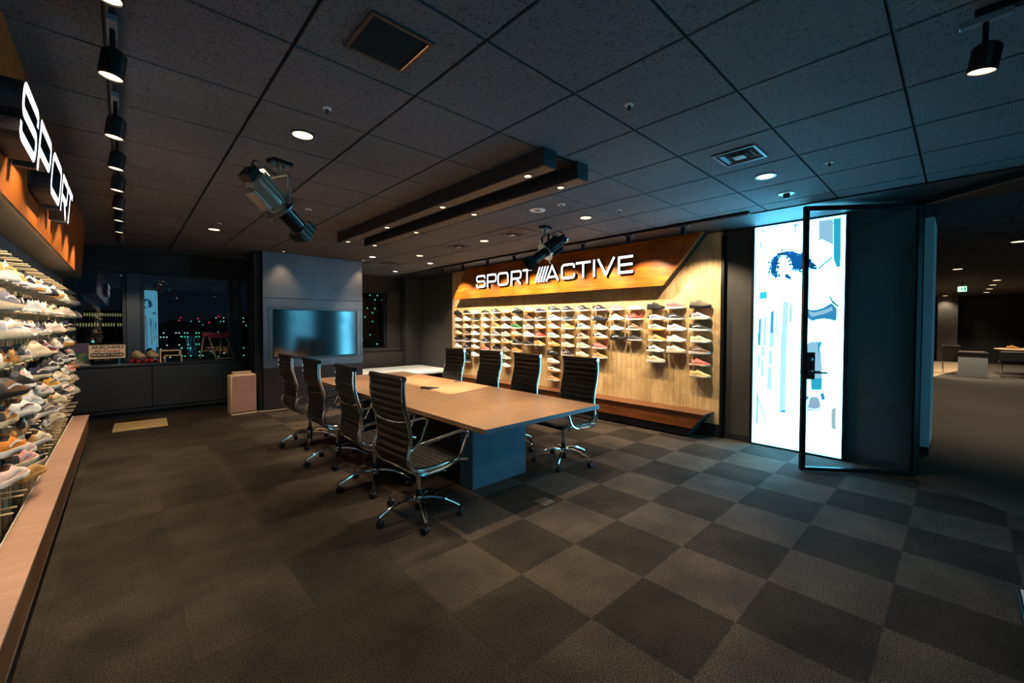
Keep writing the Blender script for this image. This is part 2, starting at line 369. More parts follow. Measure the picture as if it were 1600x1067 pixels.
# ---------------------------------------------------------------- night city outside
def tower_mat(name, win, strength, sx, sz, lit=.6, base='#07090b'):
    m, nt, b, tc = nodes_of(name, .8)
    b.inputs['Base Color'].default_value = lin(base)
    sp = N(nt, 'SeparateXYZ'); nt.links.new(tc.outputs['Object'], sp.inputs[0])
    cb = N(nt, 'CombineXYZ'); nt.links.new(sp.outputs['X'], cb.inputs[0]); nt.links.new(sp.outputs['Z'], cb.inputs[1])
    mp = N(nt, 'Mapping'); mp.inputs['Scale'].default_value = (1/sx, 1/sz, 1); nt.links.new(cb.outputs[0], mp.inputs[0])
    fl = N(nt, 'VectorMath', operation='FLOOR'); nt.links.new(mp.outputs[0], fl.inputs[0])
    fr = N(nt, 'VectorMath', operation='FRACTION'); nt.links.new(mp.outputs[0], fr.inputs[0])
    wn = N(nt, 'TexWhiteNoise'); nt.links.new(fl.outputs[0], wn.inputs['Vector'])
    s2 = N(nt, 'SeparateXYZ'); nt.links.new(fr.outputs[0], s2.inputs[0])
    def band(o, a, b_):
        g = N(nt, 'Math', operation='GREATER_THAN'); g.inputs[1].default_value = a; l = N(nt, 'Math', operation='LESS_THAN'); l.inputs[1].default_value = b_
        nt.links.new(o, g.inputs[0]); nt.links.new(o, l.inputs[0]); k = N(nt, 'Math', operation='MULTIPLY'); nt.links.new(g.outputs[0], k.inputs[0]); nt.links.new(l.outputs[0], k.inputs[1]); return k.outputs[0]
    k = N(nt, 'Math', operation='MULTIPLY'); nt.links.new(band(s2.outputs[0], .25, .72), k.inputs[0]); nt.links.new(band(s2.outputs[1], .35, .65), k.inputs[1])
    g = N(nt, 'Math', operation='GREATER_THAN'); g.inputs[1].default_value = 1-lit; nt.links.new(wn.outputs['Value'], g.inputs[0])
    k2 = N(nt, 'Math', operation='MULTIPLY'); nt.links.new(k.outputs[0], k2.inputs[0]); nt.links.new(g.outputs[0], k2.inputs[1])
    k3 = N(nt, 'Math', operation='MULTIPLY'); nt.links.new(k2.outputs[0], k3.inputs[0]); k3.inputs[1].default_value = strength
    b.inputs['Emission Color'].default_value = tuple(win)+(1,); nt.links.new(k3.outputs[0], b.inputs['Emission Strength']); return m
TA = tower_mat('tower_yellow', (.8, .74, .28), .5, .42, 2.3, .97); TB = tower_mat('tower_green', (.10, .55, .42), 1.6, .95, 1.6, .16); TC = tower_mat('tower_white', (.55, .75, .62), 1.5, 1.0, 1.7, .2); TD = tower_mat('tower_teal', (.1, .65, .45), 1.8, .9, 1.5, .4)
RED = emis('beacon_red', (1, .03, .06), 1.6)
def tower(x, y, wd, dp, z1, m, label, z0=-60, beacon=True):
    o = MB().box(-wd/2, wd/2, -dp/2, dp/2, z0, z1).build('tower_block', m, smooth=0); o.location = (x, y, 0)
    tag(o, label, 'building', 'city buildings outside the windows')
    if beacon:
        b = MB(); b.box(-.12, .12, -.12, .12, 0, .8); b.c = 1; b.lathe([(.02, .8), (.26, 1.0), (.26, 1.3), (.02, 1.5)], 10); b.build('beacon', [BLKPLA, RED], o).location = (wd*.3, -dp/2+.5, z1)
tower(-3.4, 139, 6.6, 8, 4.5, TA, 'yellow lit upper tier of the broad tower outside the left window', beacon=False)
tower(-5.6, 128, 8.4, 8, 2.2, TA, 'yellow lit lower tier of the broad tower outside the left window', z0=-.5, beacon=False)
tower(-6.3, 128, 15, 8, -.55, TB, 'dark block below the yellow lit tower outside the left window', beacon=False)
for k, (x, y, wd, z1, m_, l) in enumerate((
    (14.5, 230, 9, 1.6, TC, 'grey tower right of the mirrored poster'), (18.2, 260, 6, 3.2, TB, 'slim dark tower with a red beacon right of the mirrored poster'), (19.5, 210, 6, -2, TD, 'low teal lit block above the wooden riser'),
    (22.5, 240, 7, 2.6, TC, 'tower with a red beacon above the wooden riser'), (24.5, 220, 6, .8, TB, 'dark tower left of the folding stool'), (27, 250, 8, 2.0, TD, 'teal lit tower just left of the folding stool'),
    (30, 235, 6, 3.6, TB, 'dark tower seen over the folding stool cushion'), (35.5, 245, 9, 4.4, TC, 'tower with a crown of lights over the folding stool'), (39, 230, 6, 1.0, TB, 'dark tower right of the folding stool'),
    (24.5, 170, 26, -11.5, TD, 'long low block with a row of green lights under the skyline'), (35.5, 200, 6, 6, TD, 'teal lit tower seen through the narrow window'),
    (64, 150, 13, 14.0, TB, 'dark tower with green windows outside the small back window'), (66.5, 138, 9, -4.0, TD, 'green lit low block outside the small back window'), (66.5, 165, 8, 3.0, TC, 'pale dotted block beside the screen wall, outside the small back window'))):
    tower(x, y, wd, 8, z1, m_, l, beacon=m_ is not TD)
# ---------------------------------------------------------------- ceiling beams with small lamps
BEAM = mat('beam_box', '#23262a', .55, var=.15, scale=3)
BEAMU = mat('beam_underside', '#4a3f35', .5)
LAMP = emis('lamp_warm_disc', (1, .74, .44), 3.2)
LAMPW = emis('lamp_white_disc', (1, .93, .85), 4)
def beam(x, label):
    t = thing('ceiling_beam', label, 'ceiling beam', (x, 1.96, H), 0, 'black lighting beams')
    MB().box(-.065, .065, 0, 3.78, -.125, 0).build('beam_casing', BEAM, t, smooth=0, bevel=.003)
    MB().box(-.056, .056, .008, 3.77, -.128, -.125).build('underside', BEAMU, t, smooth=0)
    for k in range(4):
        y = .22+k*1.12
        c = MB(); c.lathe([(.036, -.124), (.036, -.133), (.026, -.133), (.026, -.124)], 18, Matrix.Translation((0, y, 0))).build('lamp_ring', BLKMET, t)
        d = MB(); d.lathe([(.026, -.130), (.026, -.133)], 16, Matrix.Translation((0, y, 0))).build('lamp_lens', LAMP, t)
        spot((0, y, -.14), (0, y, -2), P_BEAM, WARM2, 75, .5, .02, t)
    return t
beam(2.185, 'black ceiling beam with four small lamps, nearer the left wall')
beam(2.555, 'black ceiling beam with four small lamps, nearer the lit sign')
MBg = MB().box(2.25, 2.49, 1.99, 5.73, H-.022, H).build('beam_recess', BLACK, smooth=0); tag(MBg, 'black recessed strip between the two ceiling beams', 'ceiling recess')
# ---------------------------------------------------------------- downlights
def downlight(x, y, label, r=.06, m=None, power=None, col=WARM2, ang=95):
    t = thing('downlight', label, 'downlight', (x, y, H), 0, 'recessed ceiling downlights')
    MB().lathe([(r+.016, -.001), (r+.016, -.007), (r, -.007), (r, -.001)], 26).build('trim_ring', mat('lamp_trim', '#3c3a38', .4), t)
    MB().lathe([(r, -.003), (r, -.006)], 24).build('diffuser', m or LAMP, t)
    spot((0, 0, -.03), (0, 0, -2), power or P_DOWN, col, ang, .7, .05, t)
for x, y, l in ((.858, 2.908, 'round warm downlight above the floor left of the nearest chairs'), (.866, 6.589, 'round warm downlight in front of the screen wall, far left'),
                (.86, 1.09, 'round warm downlight cut by the top edge of the photo'),
                (3.857, 1.101, 'round warm downlight beside the smoke detector near the lit poster'), (3.857, 2.916, 'round warm downlight over the right chairs, second from the poster'),
                (3.857, 4.74, 'round warm downlight over the right chairs, third from the poster'), (3.857, 6.553, 'round warm downlight farthest from the poster, near the back corner')):
    downlight(x, y, l, power=170 if y > 6.5 and x < 1 else None)
for x, y, l in ((3.31, 7.27, 'white wide ceiling lamp right above the screen wall edge'), (4.485, 7.22, 'white wide ceiling lamp near the back corner of the room'), (4.6, 8.9, 'white ceiling lamp over the white platform')):
    downlight(x, y, l, .055, LAMPW, 190, (1, .9, .76))
for x, y, l in ((1.98, 7.78, 'small lamp washing the upper left of the screen wall'), (3.37, 7.80, 'small lamp washing the upper right of the screen wall')):
    downlight(x, y, l, .018, LAMP, 45, WARM, 80)
# small round ceiling fittings
WFIT = mat('white_fitting', '#e4e3df', .4)
def disc(name, x, y, r, label, cat, dome=.012, m=None):
    t = thing(name, label, cat, (x, y, H), 0, 'small ceiling fittings')
    MB().lathe([(r, 0), (r, -.006), (r*.85, -.009)], 22).build('flange', m or WFIT, t)
    MB().lathe([(r*.45, -.008), (r*.42, -.008-dome), (r*.2, -.010-dome*1.3)], 16).build('core', mat('dark_fitting', '#3b3b3c', .4), t)
disc('sprinkler_head', .856, 2.462, .024, 'tiny white sprinkler above the near left downlight', 'sprinkler', .02)
disc('sprinkler_head', 2.063, 1.268, .024, 'faint sprinkler in the tile ahead of the ceiling beams', 'sprinkler', .02)
disc('sprinkler_head', 3.871, .681, .024, 'white sprinkler right of the smoke detector over the lit poster', 'sprinkler', .02)
disc('sprinkler_head', 3.865, 2.487, .024, 'white sprinkler right of the second downlight from the poster', 'sprinkler', .02)
disc('sprinkler_head', .866, 6.168, .024, 'tiny sprinkler beside the far left downlight', 'sprinkler', .02)
disc('sprinkler_head', 1.653, 6.151, .024, 'small sensor dot below the large chrome spotlight', 'sprinkler', .02)
disc('smoke_detector', 4.501, 1.109, .065, 'white smoke detector closest to the lit poster', 'smoke detector', .03)
disc('ceiling_speaker', 3.24, 3.083, .085, 'large round white ceiling disc beside the second beam', 'ceiling speaker', .002, WFIT)
disc('emergency_lamp', 3.26, 2.771, .042, 'small bright round fitting at the end of the second beam', 'emergency lamp', .004, WFIT)
disc('emergency_lamp', 1.454, 4.751, .035, 'small bright round fitting right of the large chrome spotlight', 'emergency lamp', .004, WFIT)
# square air vents
def vent(x, y, s, label, slats=0):
    t = thing('air_vent', label, 'air vent', (x, y, H), 0, 'ceiling air vents')
    VM = mat('vent_frame', '#3a332e' if slats else '#31363a', .45)
    VM = mat('vent_frame_brown', '#3d332b', .5) if slats else mat('vent_frame_grey', '#33393d', .45)
    m = MB(); h = s/2
    for a, b, c, d in ((-h, h, -h, -h+.018), (-h, h, h-.018, h), (-h, -h+.018, -h+.018, h-.018), (h-.018, h, -h+.018, h-.018)): m.box(a, b, c, d, -.010, -.001)
    m.build('vent_frame', VM, t, smooth=0, bevel=.002)
    if slats:
        m = MB()
        for k in range(slats):
            yy = -h+.026+k*(s-.052)/(slats-1)
            m.add([(-h+.018, yy-.006, -.001), (h-.018, yy-.006, -.001), (h-.018, yy+.006, -.009), (-h+.018, yy+.006, -.009)], [(0, 1, 2, 3)])
        m.build('louver_blades', mat('vent_blade', '#1b1d20', .45), t, smooth=0)
        MB().box(h-.024, h-.018, -h+.02, h-.02, -.012, -.003).build('edge_strip', STEEL, t, smooth=0)
    else:
        for k, (q, z) in enumerate(((.36, -.014), (.24, -.018))):
            m = MB(); a = s*q; 
            for i in range(4):
                R = Matrix.Rotation(i*PI/2, 4, 'Z'); m.M = R
                m.add([(-a, -a, z), (a, -a, z), (a*.80, -a*.80, -.001), (-a*.80, -a*.80, -.001)], [(0, 1, 2, 3)])
            m.build('louver_ring', mat('vent_louver', '#565c60', .35), t, smooth=0)
        MB().box(-s*.13, s*.13, -s*.13, s*.13, -.016, -.010).build('centre_plate', mat('vent_plate', '#8d969a', .3), t, smooth=0)
vent(.86, 1.716, .285, 'square louvered air grille above the near left ceiling', 14)
vent(3.26, 1.10, .285, 'square stepped air diffuser nearest the lit poster')
vent(3.862, 4.14, .27, 'square stepped air diffuser beside the small dark spotlight')
vent(3.86, 5.37, .27, 'square stepped air diffuser between the two far downlights')
vent(3.885, 7.80, .27, 'square stepped air diffuser nearest the back corner')
# ---------------------------------------------------------------- track rails and track spotlights
def rail(x, y0, y1, label, wd=.034):
    t = thing('lighting_track', label, 'lighting track', (x, 0, H), 0)
    m = MB(); m.box(-wd/2, wd/2, y0, y1, -.03, 0).build('track_channel', BLKMET, t, smooth=0, bevel=.003)
    for s in (-1, 1): MB().box(s*wd*.33-.003, s*wd*.33+.003, y0+.01, y1-.01, -.033, -.030).build('track_lip', mat('track_lip', '#585d62', .35, .6), t, smooth=0)
rail(-.02, -1.2, 7.3, 'black lighting track along the ceiling in front of the left shoe racks')
rail(4.92, 1.55, 7.9, 'black lighting track along the ceiling in front of the plank shoe wall', .05)
rail(2.44, -1.2, -.02, 'short black lighting track at the upper right corner of the photo')
def track_head(x, y, aim, label, group, power, zh=2.50, r=.04, ln=.11, ang=70, face=LAMP, tilt=.35):
    t = thing('track_spotlight', label, 'track spotlight', (x, y, H), 0, group)
    MB().box(-.016, .016, -.07, .07, -.055, -.03).build('track_adapter', mat('adapter_grey', '#6a7078', .4), t, smooth=0, bevel=.003)
    d = (Vector(aim)-Vector((x, y, zh))).normalized()
    c_ = (Vector((0, 0, -1))*(1-tilt)+d*tilt).normalized()      # the can hangs nearly straight down, its beam spreads to the wall
    q = c_.to_track_quat('-Z', 'Y').to_matrix().to_4x4(); B = Matrix.Translation((0, 0, zh-H)) @ q
    MB().tube([(0, 0, -.05), (0, 0, zh-H+ln*.3)], .009, 8).build('stem', BLKMET, t)
    MB().lathe([(.0, ln*.5), (r*.7, ln*.5), (r, ln*.36), (r, -ln*.5), (r*.9, -ln*.5), (r*.88, -ln*.42)], 24, B).build('lamp_can', BLKMET, t)
    MB().lathe([(r*.89, -ln*.40), (r*.89, -ln*.455)], 24, B).build('lamp_lens', face, t)
    p = B @ Vector((0, 0, -ln*.5-.012)); spot(p, p+d, power, WARM2, ang, .55, .02, t)
for k, y in enumerate((1.76, 2.315, 3.05, 3.66, 4.25, 4.92, 5.49, 6.18)):
    track_head(-.02, y, (-.44, y+.05, 1.35), 'black track spotlight over the left shoe racks, %s from the camera' % ('nearest' if k == 0 else ORD[k]), 'track spotlights over the left racks', P_LEFT, ang=90)
track_head(-.02, 6.89, (.15, 8.85, .95), 'black track spotlight at the far end of the left track, turned to the window counter', 'track spotlights over the left racks', 85, ang=55)
for k, y in enumerate((2.28, 3.02, 3.77, 4.5, 5.24, 5.96, 6.72, 7.44)):
    track_head(4.93, y, (5.6, y-.0, 1.15), 'black track spotlight over the plank shoe wall, %s from the right' % ORD[k], 'track spotlights over the plank wall', P_RIGHT, 2.60, .03, .10, ang=100)
track_head(2.44, -.05, (2.9, 1.2, 0), 'single black track spotlight at the upper right of the photo', None or 'track spotlights by the door', 60, 2.50, .043, .10)
# ================================================================ LETTERS
def letter_paths(ch, W):
    i = .085; a = W-i; t = 1-i; k = .2
    if ch == 'S': return [(rnd([(a, .70), (a, t), (i, t), (i, .5), (a, .5), (a, i), (i, i), (i, .30)], k), 0)]
    if ch == 'P': return [(rnd([(i, 0), (i, t), (a, t), (a, .40), (i, .40)], [0, .02, k, k, 0]), 0)]
    if ch == 'O': return [(rnd([(i, i), (i, t), (a, t), (a, i)], .24, True), 1)]
    if ch == 'R': return [(rnd([(i, 0), (i, t), (a, t), (a, .42), (i, .42)], [0, .02, k, k, 0]), 0), ([(W*.52, .40), (a-.02, 0)], 0)]
    if ch == 'T': return [([(0, t), (W, t)], 0), ([(W/2, t-i), (W/2, 0)], 0)]
    if ch == 'A': return [([(i*.7, 0), (W*.5, 1.0-.06), (W-i*.7, 0)], 0), ([(W*.24, .26), (W*.76, .26)], 0)]
    if ch == 'C': return [(rnd([(a, .68), (a, t), (i, t), (i, i), (a, i), (a, .32)], .24), 0)]
    if ch == 'I': return [([(W/2, 0), (W/2, 1)], 0)]
    if ch == 'V': return [([(i*.7, 1), (W*.5, .06), (W-i*.7, 1)], 0)]
    if ch == 'E': return [([(W, t), (i, t), (i, i), (W, i)], 0), ([(i, .5), (W*.97, .5)], 0)]
LED = mat('letter_face', (.9, .92, .95), .5, emit=(.93, .97, 1.0), estr=1.9)
def put_letter(parent, ch, y0, y1, z0, h, x, dirx, depth, stroke, lean=0):
    """letter on a wall facing dirx; text runs from y0 to y1"""
    s = (y1-y0); W = abs(s)/h
    def put(u, v, d): return (x-dirx*d+lean*v*h*dirx, y0+math.copysign(1, s)*u*h, z0+v*h)
    m = MB()
    for p, c in letter_paths(ch, W): m.ribbon(p, stroke, 0, depth, put, bool(c))
    return m.build('letter', [LED, BLACK], parent, smooth=0)
# ================================================================ RIGHT SHOE WALL
t = thing('plank_backboard', 'tall wall panel of pale notched planks behind the right shoes', 'wall panel', (5.66, 5.1, 0))
m = MB().box(0, .06, -2.99, 3.04, .17, 2.68).build('plank_face', PLANK, t, smooth=0)
MB().box(-.008, .06, -3.03, -2.991, .0, 2.62).build('edge_frame', BLKMET, t, smooth=0, bevel=.003)
MB().box(-.0, .06, -2.99, 3.04, 0, .17).build('plinth', BLACK, t, smooth=0)
t = thing('header_sign', 'orange wood header with white glowing two-word lettering over the plank wall', 'sign', (5.47, 5.1, 0))
MB().prism([(2.25, 2.675), (2.74, 2.03), (-2.29, 2.015), (-2.84, 2.675)], 'x', 0, .022).build('fascia', ORANGE, t, smooth=0)
MB().prism([(2.23, 2.675), (2.72, 2.035), (-2.275, 2.02), (-2.82, 2.675)], 'x', .022, .188).build('header_box', BLACK, t, smooth=0)
for ch, a, b in (('S', 6.928, 6.621), ('P', 6.573, 6.266), ('O', 6.248, 5.918), ('R', 5.859, 5.557), ('T', 5.536, 5.301), ('A', 4.96, 4.654), ('C', 4.61, 4.305), ('T', 4.289, 3.992), ('I', 3.954, 3.903), ('V', 3.871, 3.545), ('E', 3.5, 3.242)):
    put_letter(t, ch, a-5.1, b-5.1, 2.224, .268, -.05, -1, .052, .14)
for k in range(4):
    y = 5.225-k*.066-5.1; w0 = .034; m = MB(); m.c = 1
    m.prism([(y, 2.224), (y-w0, 2.224), (y-w0-.112, 2.492), (y-.112, 2.492)], 'x', -.05, .002, capc=0); m.build('stripe', [LED, BLACK], t, smooth=0)
t = thing('display_bench', 'long low brown bench under the plank shoe wall', 'bench', (5.35, 5.1, 0))
MB().prism([(-2.92, .32), (3.0, .32), (2.85, .13), (-2.77, .13)], 'x', 0, .02).build('bench_face', grain_mat('bench_front_orange', '#5d2f12', '#93501f', 'Y', .42, .2), t, smooth=0)
MB().box(-.012, .307, -2.925, 3.0, .32, .335).build('bench_top', BENCHF, t, smooth=0, bevel=.002)
MB().prism([(-2.90, .32), (2.98, .32), (2.85, .02), (-2.70, .02)], 'x', .02, .306).build('bench_core', BLACK, t, smooth=0)
# ================================================================ SHOES
def shoe_meshes(style):
    L = .275
    # stations: x, sole half width, upper half width, top height, sole thickness
    if style == 'trainer': st = [(0, .020, .014, .060, .034), (.012, .031, .025, .088, .034), (.04, .036, .032, .082, .032), (.075, .036, .033, .079, .030), (.10, .036, .032, .093, .029), (.112, .037, .033, .099, .028), (.14, .040, .036, .088, .027), (.175, .045, .041, .071, .025), (.21, .046, .042, .058, .024), (.24, .042, .037, .049, .025), (.262, .030, .025, .041, .027), (.275, .012, .008, .034, .031)]
    elif style == 'chunky': st = [(0, .024, .014, .070, .044), (.012, .036, .026, .099, .044), (.04, .041, .033, .094, .042), (.075, .040, .034, .090, .039), (.10, .040, .033, .104, .037), (.112, .041, .034, .110, .036), (.14, .043, .037, .099, .034), (.175, .047, .041, .081, .032), (.21, .048, .042, .068, .032), (.24, .045, .037, .060, .032), (.264, .034, .025, .050, .034), (.279, .014, .008, .042, .038)]
    else: st = [(0, .018, .013, .050, .022), (.012, .029, .024, .073, .022), (.04, .034, .031, .068, .022), (.075, .034, .032, .064, .021), (.10, .035, .032, .073, .020), (.112, .035, .032, .078, .020), (.14, .039, .036, .072, .020), (.175, .044, .040, .061, .019), (.21, .045, .041, .052, .019), (.24, .041, .036, .044, .020), (.262, .029, .024, .037, .022), (.275, .011, .008, .030, .025)]
    hi = .012 if style == 'chunky' else .006
    up = MB(); rows = []
    for k, (x, ws, wu, h, so) in enumerate(st):
        op = 1 <= k <= 4; row = []
        n = 13
        for j in range(n):
            a = (j/(n-1)-.5)*2          # -1 .. 1 across
            if op:
                # open collar: walls up to the rim, then down into the shoe
                pr = [(-1, so-.004), (-1.06, so+.25*(h-so)), (-1.03, so+.6*(h-so)), (-.86, h-.004), (-.74, h), (-.62, h-.012), (0, max(so+.012, h-.04)), (.62, h-.012), (.74, h), (.86, h-.004), (1.03, so+.6*(h-so)), (1.06, so+.25*(h-so)), (1, so-.004)][j]
                if k == 4 and 4 <= j <= 8: pr = (pr[0], h+(.004, .008, .009, .008, .004)[j-4])
                row.append((x, pr[0]*wu, pr[1]))
            else:
                an = PI*(j/(n-1)); c = -math.cos(an); s_ = math.sin(an)
                row.append((x, math.copysign(abs(c)**.75, c)*wu*(1.05 if 0 < j < n-1 else 1), so-.004+(h-so+.004)*abs(s_)**.8))
        rows.append(row)
    nc = 13; fs = []; 
    vs = [q for r in rows for q in r]; up.add(vs, [])
    for i in range(len(rows)-1):
        for k in range(nc-1):
            up.f.append([i*nc+k, i*nc+k+1, (i+1)*nc+k+1, (i+1)*nc+k])
            up.m.append(1 if (1 <= i <= 3 and 4 <= k <= 7) else 2 if (i == 0 or (i == 1 and (k < 3 or k > 8))) else 0)
    up.f += [list(range(nc))[::-1], [(len(rows)-1)*nc+k for k in range(nc)]]; up.m += [2, 0]
    so_ = MB(); rows = []
    for x, ws, wu, h, so in st:
        z0 = max(0, (x-.2)/.075)**2*.012 if x > .2 else (.004 if x < .005 else 0)
        rows.append([(x, -ws*.9, z0), (x, -ws*1.04, z0+.3*(so-z0)), (x, -ws, so), (x, ws, so), (x, ws*1.04, z0+.3*(so-z0)), (x, ws*.9, z0)])
    so_.grid(rows, True); so_.f += [[0, 1, 2, 3, 4, 5], [66+q for q in range(6)]]; so_.m += [0, 0]
    la = MB()
    for q in range(4):
        f = q/3; x = .118+f*.062; h = (.099, .091, .082, .070)[q] if style == 'trainer' else (.110, .102, .093, .080)[q] if style == 'chunky' else (.080, .074, .068, .062)[q]
        wl = .017+.005*f; la.tube([(x-.004, -wl, h-.010), (x, -wl*.4, h+.002), (x, wl*.4, h+.002), (x-.004, wl, h-.010)], .0032, 5)
    stripes = []
    for s in (-1, 1):           # contrasting side stripe
        ov = MB(); p0, p1, wd = (.055, .42), (.165, .62), .30; rows = []
        for i in range(6):
            f = i/5; x = p0[0]+(p1[0]-p0[0])*f; kk = max(q for q in range(len(st)) if st[q][0] <= x); g = (x-st[kk][0])/(st[kk+1][0]-st[kk][0])
            wu, h, so = [st[kk][c]+(st[kk+1][c]-st[kk][c])*g for c in (2, 3, 4)]
            v = p0[1]+(p1[1]-p0[1])*f; w_ = wd*(1-.55*f)
            rows.append([(x, s*(wu*1.075+.0012), so+(v-w_/2)*(h-so)), (x, s*(wu*1.05+.0012), so+(v+w_/2)*(h-so))])
        ov.grid(rows); stripes.append(('side_stripe', ov.mesh('shoe_stripe', [BLACK], 0)))
    return stripes+[('upper', up.mesh('shoe_upper', [BLACK, BLACK, BLACK], 50)), ('sole', so_.mesh('shoe_sole', [BLACK], 40)), ('laces', la.mesh('shoe_laces', [BLACK], 60))]
SHOE = {s: shoe_meshes(s) for s in ('trainer', 'chunky', 'slim')}
SC = {'white': '#e6e1d8', 'cream': '#dcc9a8', 'tan': '#c8914f', 'orange': '#cf7f2c', 'black': '#17171a', 'grey': '#77747a', 'navy': '#262a45', 'red': '#b3201d', 'pink': '#dd9a92', 'pale pink': '#e6c5bb', 'coral': '#c9605a', 'brown': '#6a4a34', 'olive': '#5f5a48', 'green': '#1f6b3c', 'gold': '#cf9a3b', 'maroon': '#5d1a26', 'charcoal': '#38373a', 'yellow': '#d9c07e', 'silver': '#b9b9bd'}
def cloth(n, kind='upper'): return mat('shoe_%s_%s' % (n.replace(' ', '_'), kind), SC[n], .75 if kind == 'upper' else .5, var=.12, scale=130 if kind == 'upper' else 40, bump=.25 if kind == 'upper' else 0)
RS = random.Random(11)
def shoe(x, y, z, rotz, color, label, group, style=None, sole=None):
    style = style or RS.choice(['trainer', 'trainer', 'slim', 'chunky'])
    t = thing('sneaker', label, 'sneaker', (x, y, z), rotz, group)
    dark = color in ('black', 'navy', 'charcoal', 'brown', 'maroon', 'olive')
    sole = sole or (RS.choice(['white', 'white', 'cream', 'black']) if dark else RS.choice(['white', 'white', 'cream', 'white', 'tan'] if color in ('white', 'cream', 'tan') else ['white', 'cream']))
    acc = RS.choice({'white': ['white', 'silver', 'cream', 'navy', 'pink', 'black'], 'cream': ['tan', 'cream', 'white']}.get(color, [color, color, 'charcoal', 'white']))
    lin_ = RS.choice(['charcoal', 'black', 'grey']) if dark else RS.choice(['charcoal', 'brown', 'grey', 'cream'])
    lc = RS.choice(['white', 'cream', color]) if not dark else RS.choice([color, 'white', 'charcoal'])
    sc_ = RS.choice(['white', sole, 'silver', acc, color] if dark else [acc, acc, sole, 'silver', 'cream', 'white', 'grey', lin_])
    for (nm, me), ms in zip(SHOE[style], ((cloth(sc_),), (cloth(sc_),), (cloth(color), cloth(lin_), cloth(acc)), (cloth(sole, 'sole'),), (cloth(lc),))):
        o = D.objects.new(nm, me); C.objects.link(o); o.parent = t
        for k, mm in enumerate(ms): o.material_slots[k].link = 'OBJECT'; o.material_slots[k].material = mm
    return t
K = {'w': 'white', 'c': 'cream', 't': 'tan', 'o': 'orange', 'k': 'black', 'g': 'grey', 'n': 'navy', 'r': 'red', 'p': 'pink', 'P': 'pale pink', 'q': 'coral', 'b': 'brown', 'e': 'olive', 'G': 'green', 'd': 'gold', 'm': 'maroon', 'h': 'charcoal', 'y': 'yellow', 's': 'silver'}
RCOL = [(2.347, 'ePkcbqy'), (2.669, 'qkwwP'), (2.96, 'kwctwc'), (3.307, 'crbh'), (3.61, 'gcwk'), (3.934, 'knwwqt'), (4.259, 'kwwpcc'), (4.602, 'kntcck'), (4.914, 'kwwwtkwwt'), (5.248, 'nkwrt'), (5.539, 'wbgwk'), (5.861, 'kwGcko'), (6.18, 'cgwpcgcw'), (6.489, 'ketgck'), (6.822, 'kwwcnq'), (7.176, 'ckcwwww'), (7.488, 'kwcbknkn'), (7.816, 'kwcckwkw')]
DZ = .1535
PEG = mat('wire_hook', '#8d7f6a', .4, .6)
hook = MB()
for s in (-.04, .04): hook.tube(rnd([(-.005, s, .045), (-.004, s, .040), (-.004, s, -.004), (-.105, s, -.004), (-.112, s, .006)], .008), .0028, 5)
hook.tube([(-.0055, -.04, .03), (-.0055, .04, .03)], .0028, 5)
hook_me = hook.mesh('hook_wire', [PEG], 60)
for ci, (y, cs) in enumerate(RCOL):
    rk = thing('hook_rack', 'column of wire hooks in the plank wall, %s column from the right' % ORD[ci], 'hook rack', (5.66, y, 0), 0, 'wire hook columns on the plank wall')
    for k, c in enumerate(cs):
        z = 1.692-k*DZ
        h = D.objects.new('hook', hook_me); C.objects.link(h); h.parent = rk; h.location = (0, 0, z)
        shoe(5.602, y+.137+RS.uniform(-.012, .012), z, -PI/2+RS.uniform(-.06, .06), K[c], '%s sneaker, %s from top in %s column from right on plank wall' % (K[c], ORD[k], ORD[ci]), 'sneakers on the plank wall')
# ================================================================ LEFT SHOE WALL
t = thing('rack_backboard', 'blue grey plank panel behind the left shoe racks', 'wall panel', (-.6, 0, 0))
MB().box(0, .035, -1.2, 7.72, 0, 2.028).build('plank_face', GREYPL, t, smooth=0)
MB().box(-.0, .035, 7.72, 7.78, 0, 2.028).build('end_post', CREAM, t, smooth=0)
LCOL = [7.62-.32*k for k in range(14)]
LN = [7, 8, 7, 7, 7, 8, 8, 8, 8, 8, 9, 9, 8, 8]
strip = MB().box(.035, .05, -.022, .022, .0, 1.93).mesh('strip', [CREAM], 0)
peg_me = MB().tube([(.05, 0, 0), (.156, 0, 0)], .0055, 7).mesh('peg', [mat('cream_peg', '#cdb993', .45)], 40)
LOV = {(12, 1): 'pink', (12, 2): 'pink', (11, 2): 'white', (9, 3): 'maroon', (9, 4): 'olive', (7, 3): 'coral', (0, 2): 'orange', (0, 3): 'gold', (1, 3): 'black', (10, 4): 'navy', (8, 0): 'navy', (12, 4): 'black', (13, 4): 'brown', (13, 3): 'orange', (13, 6): 'orange', (12, 6): 'tan', (11, 7): 'pale pink', (10, 8): 'black', (11, 8): 'tan', (12, 7): 'pink', (6, 1): 'coral', (5, 1): 'navy', (5, 5): 'black', (4, 4): 'black', (3, 2): 'navy', (7, 5): 'navy', (8, 5): 'gold', (9, 6): 'grey', (11, 3): 'grey', (12, 3): 'tan', (13, 0): 'cream'}
LP = ['white']*9+['cream']*7+['pale pink']*3+['silver', 'silver', 'grey', 'navy', 'black', 'pink', 'tan', 'gold', 'charcoal', 'coral']
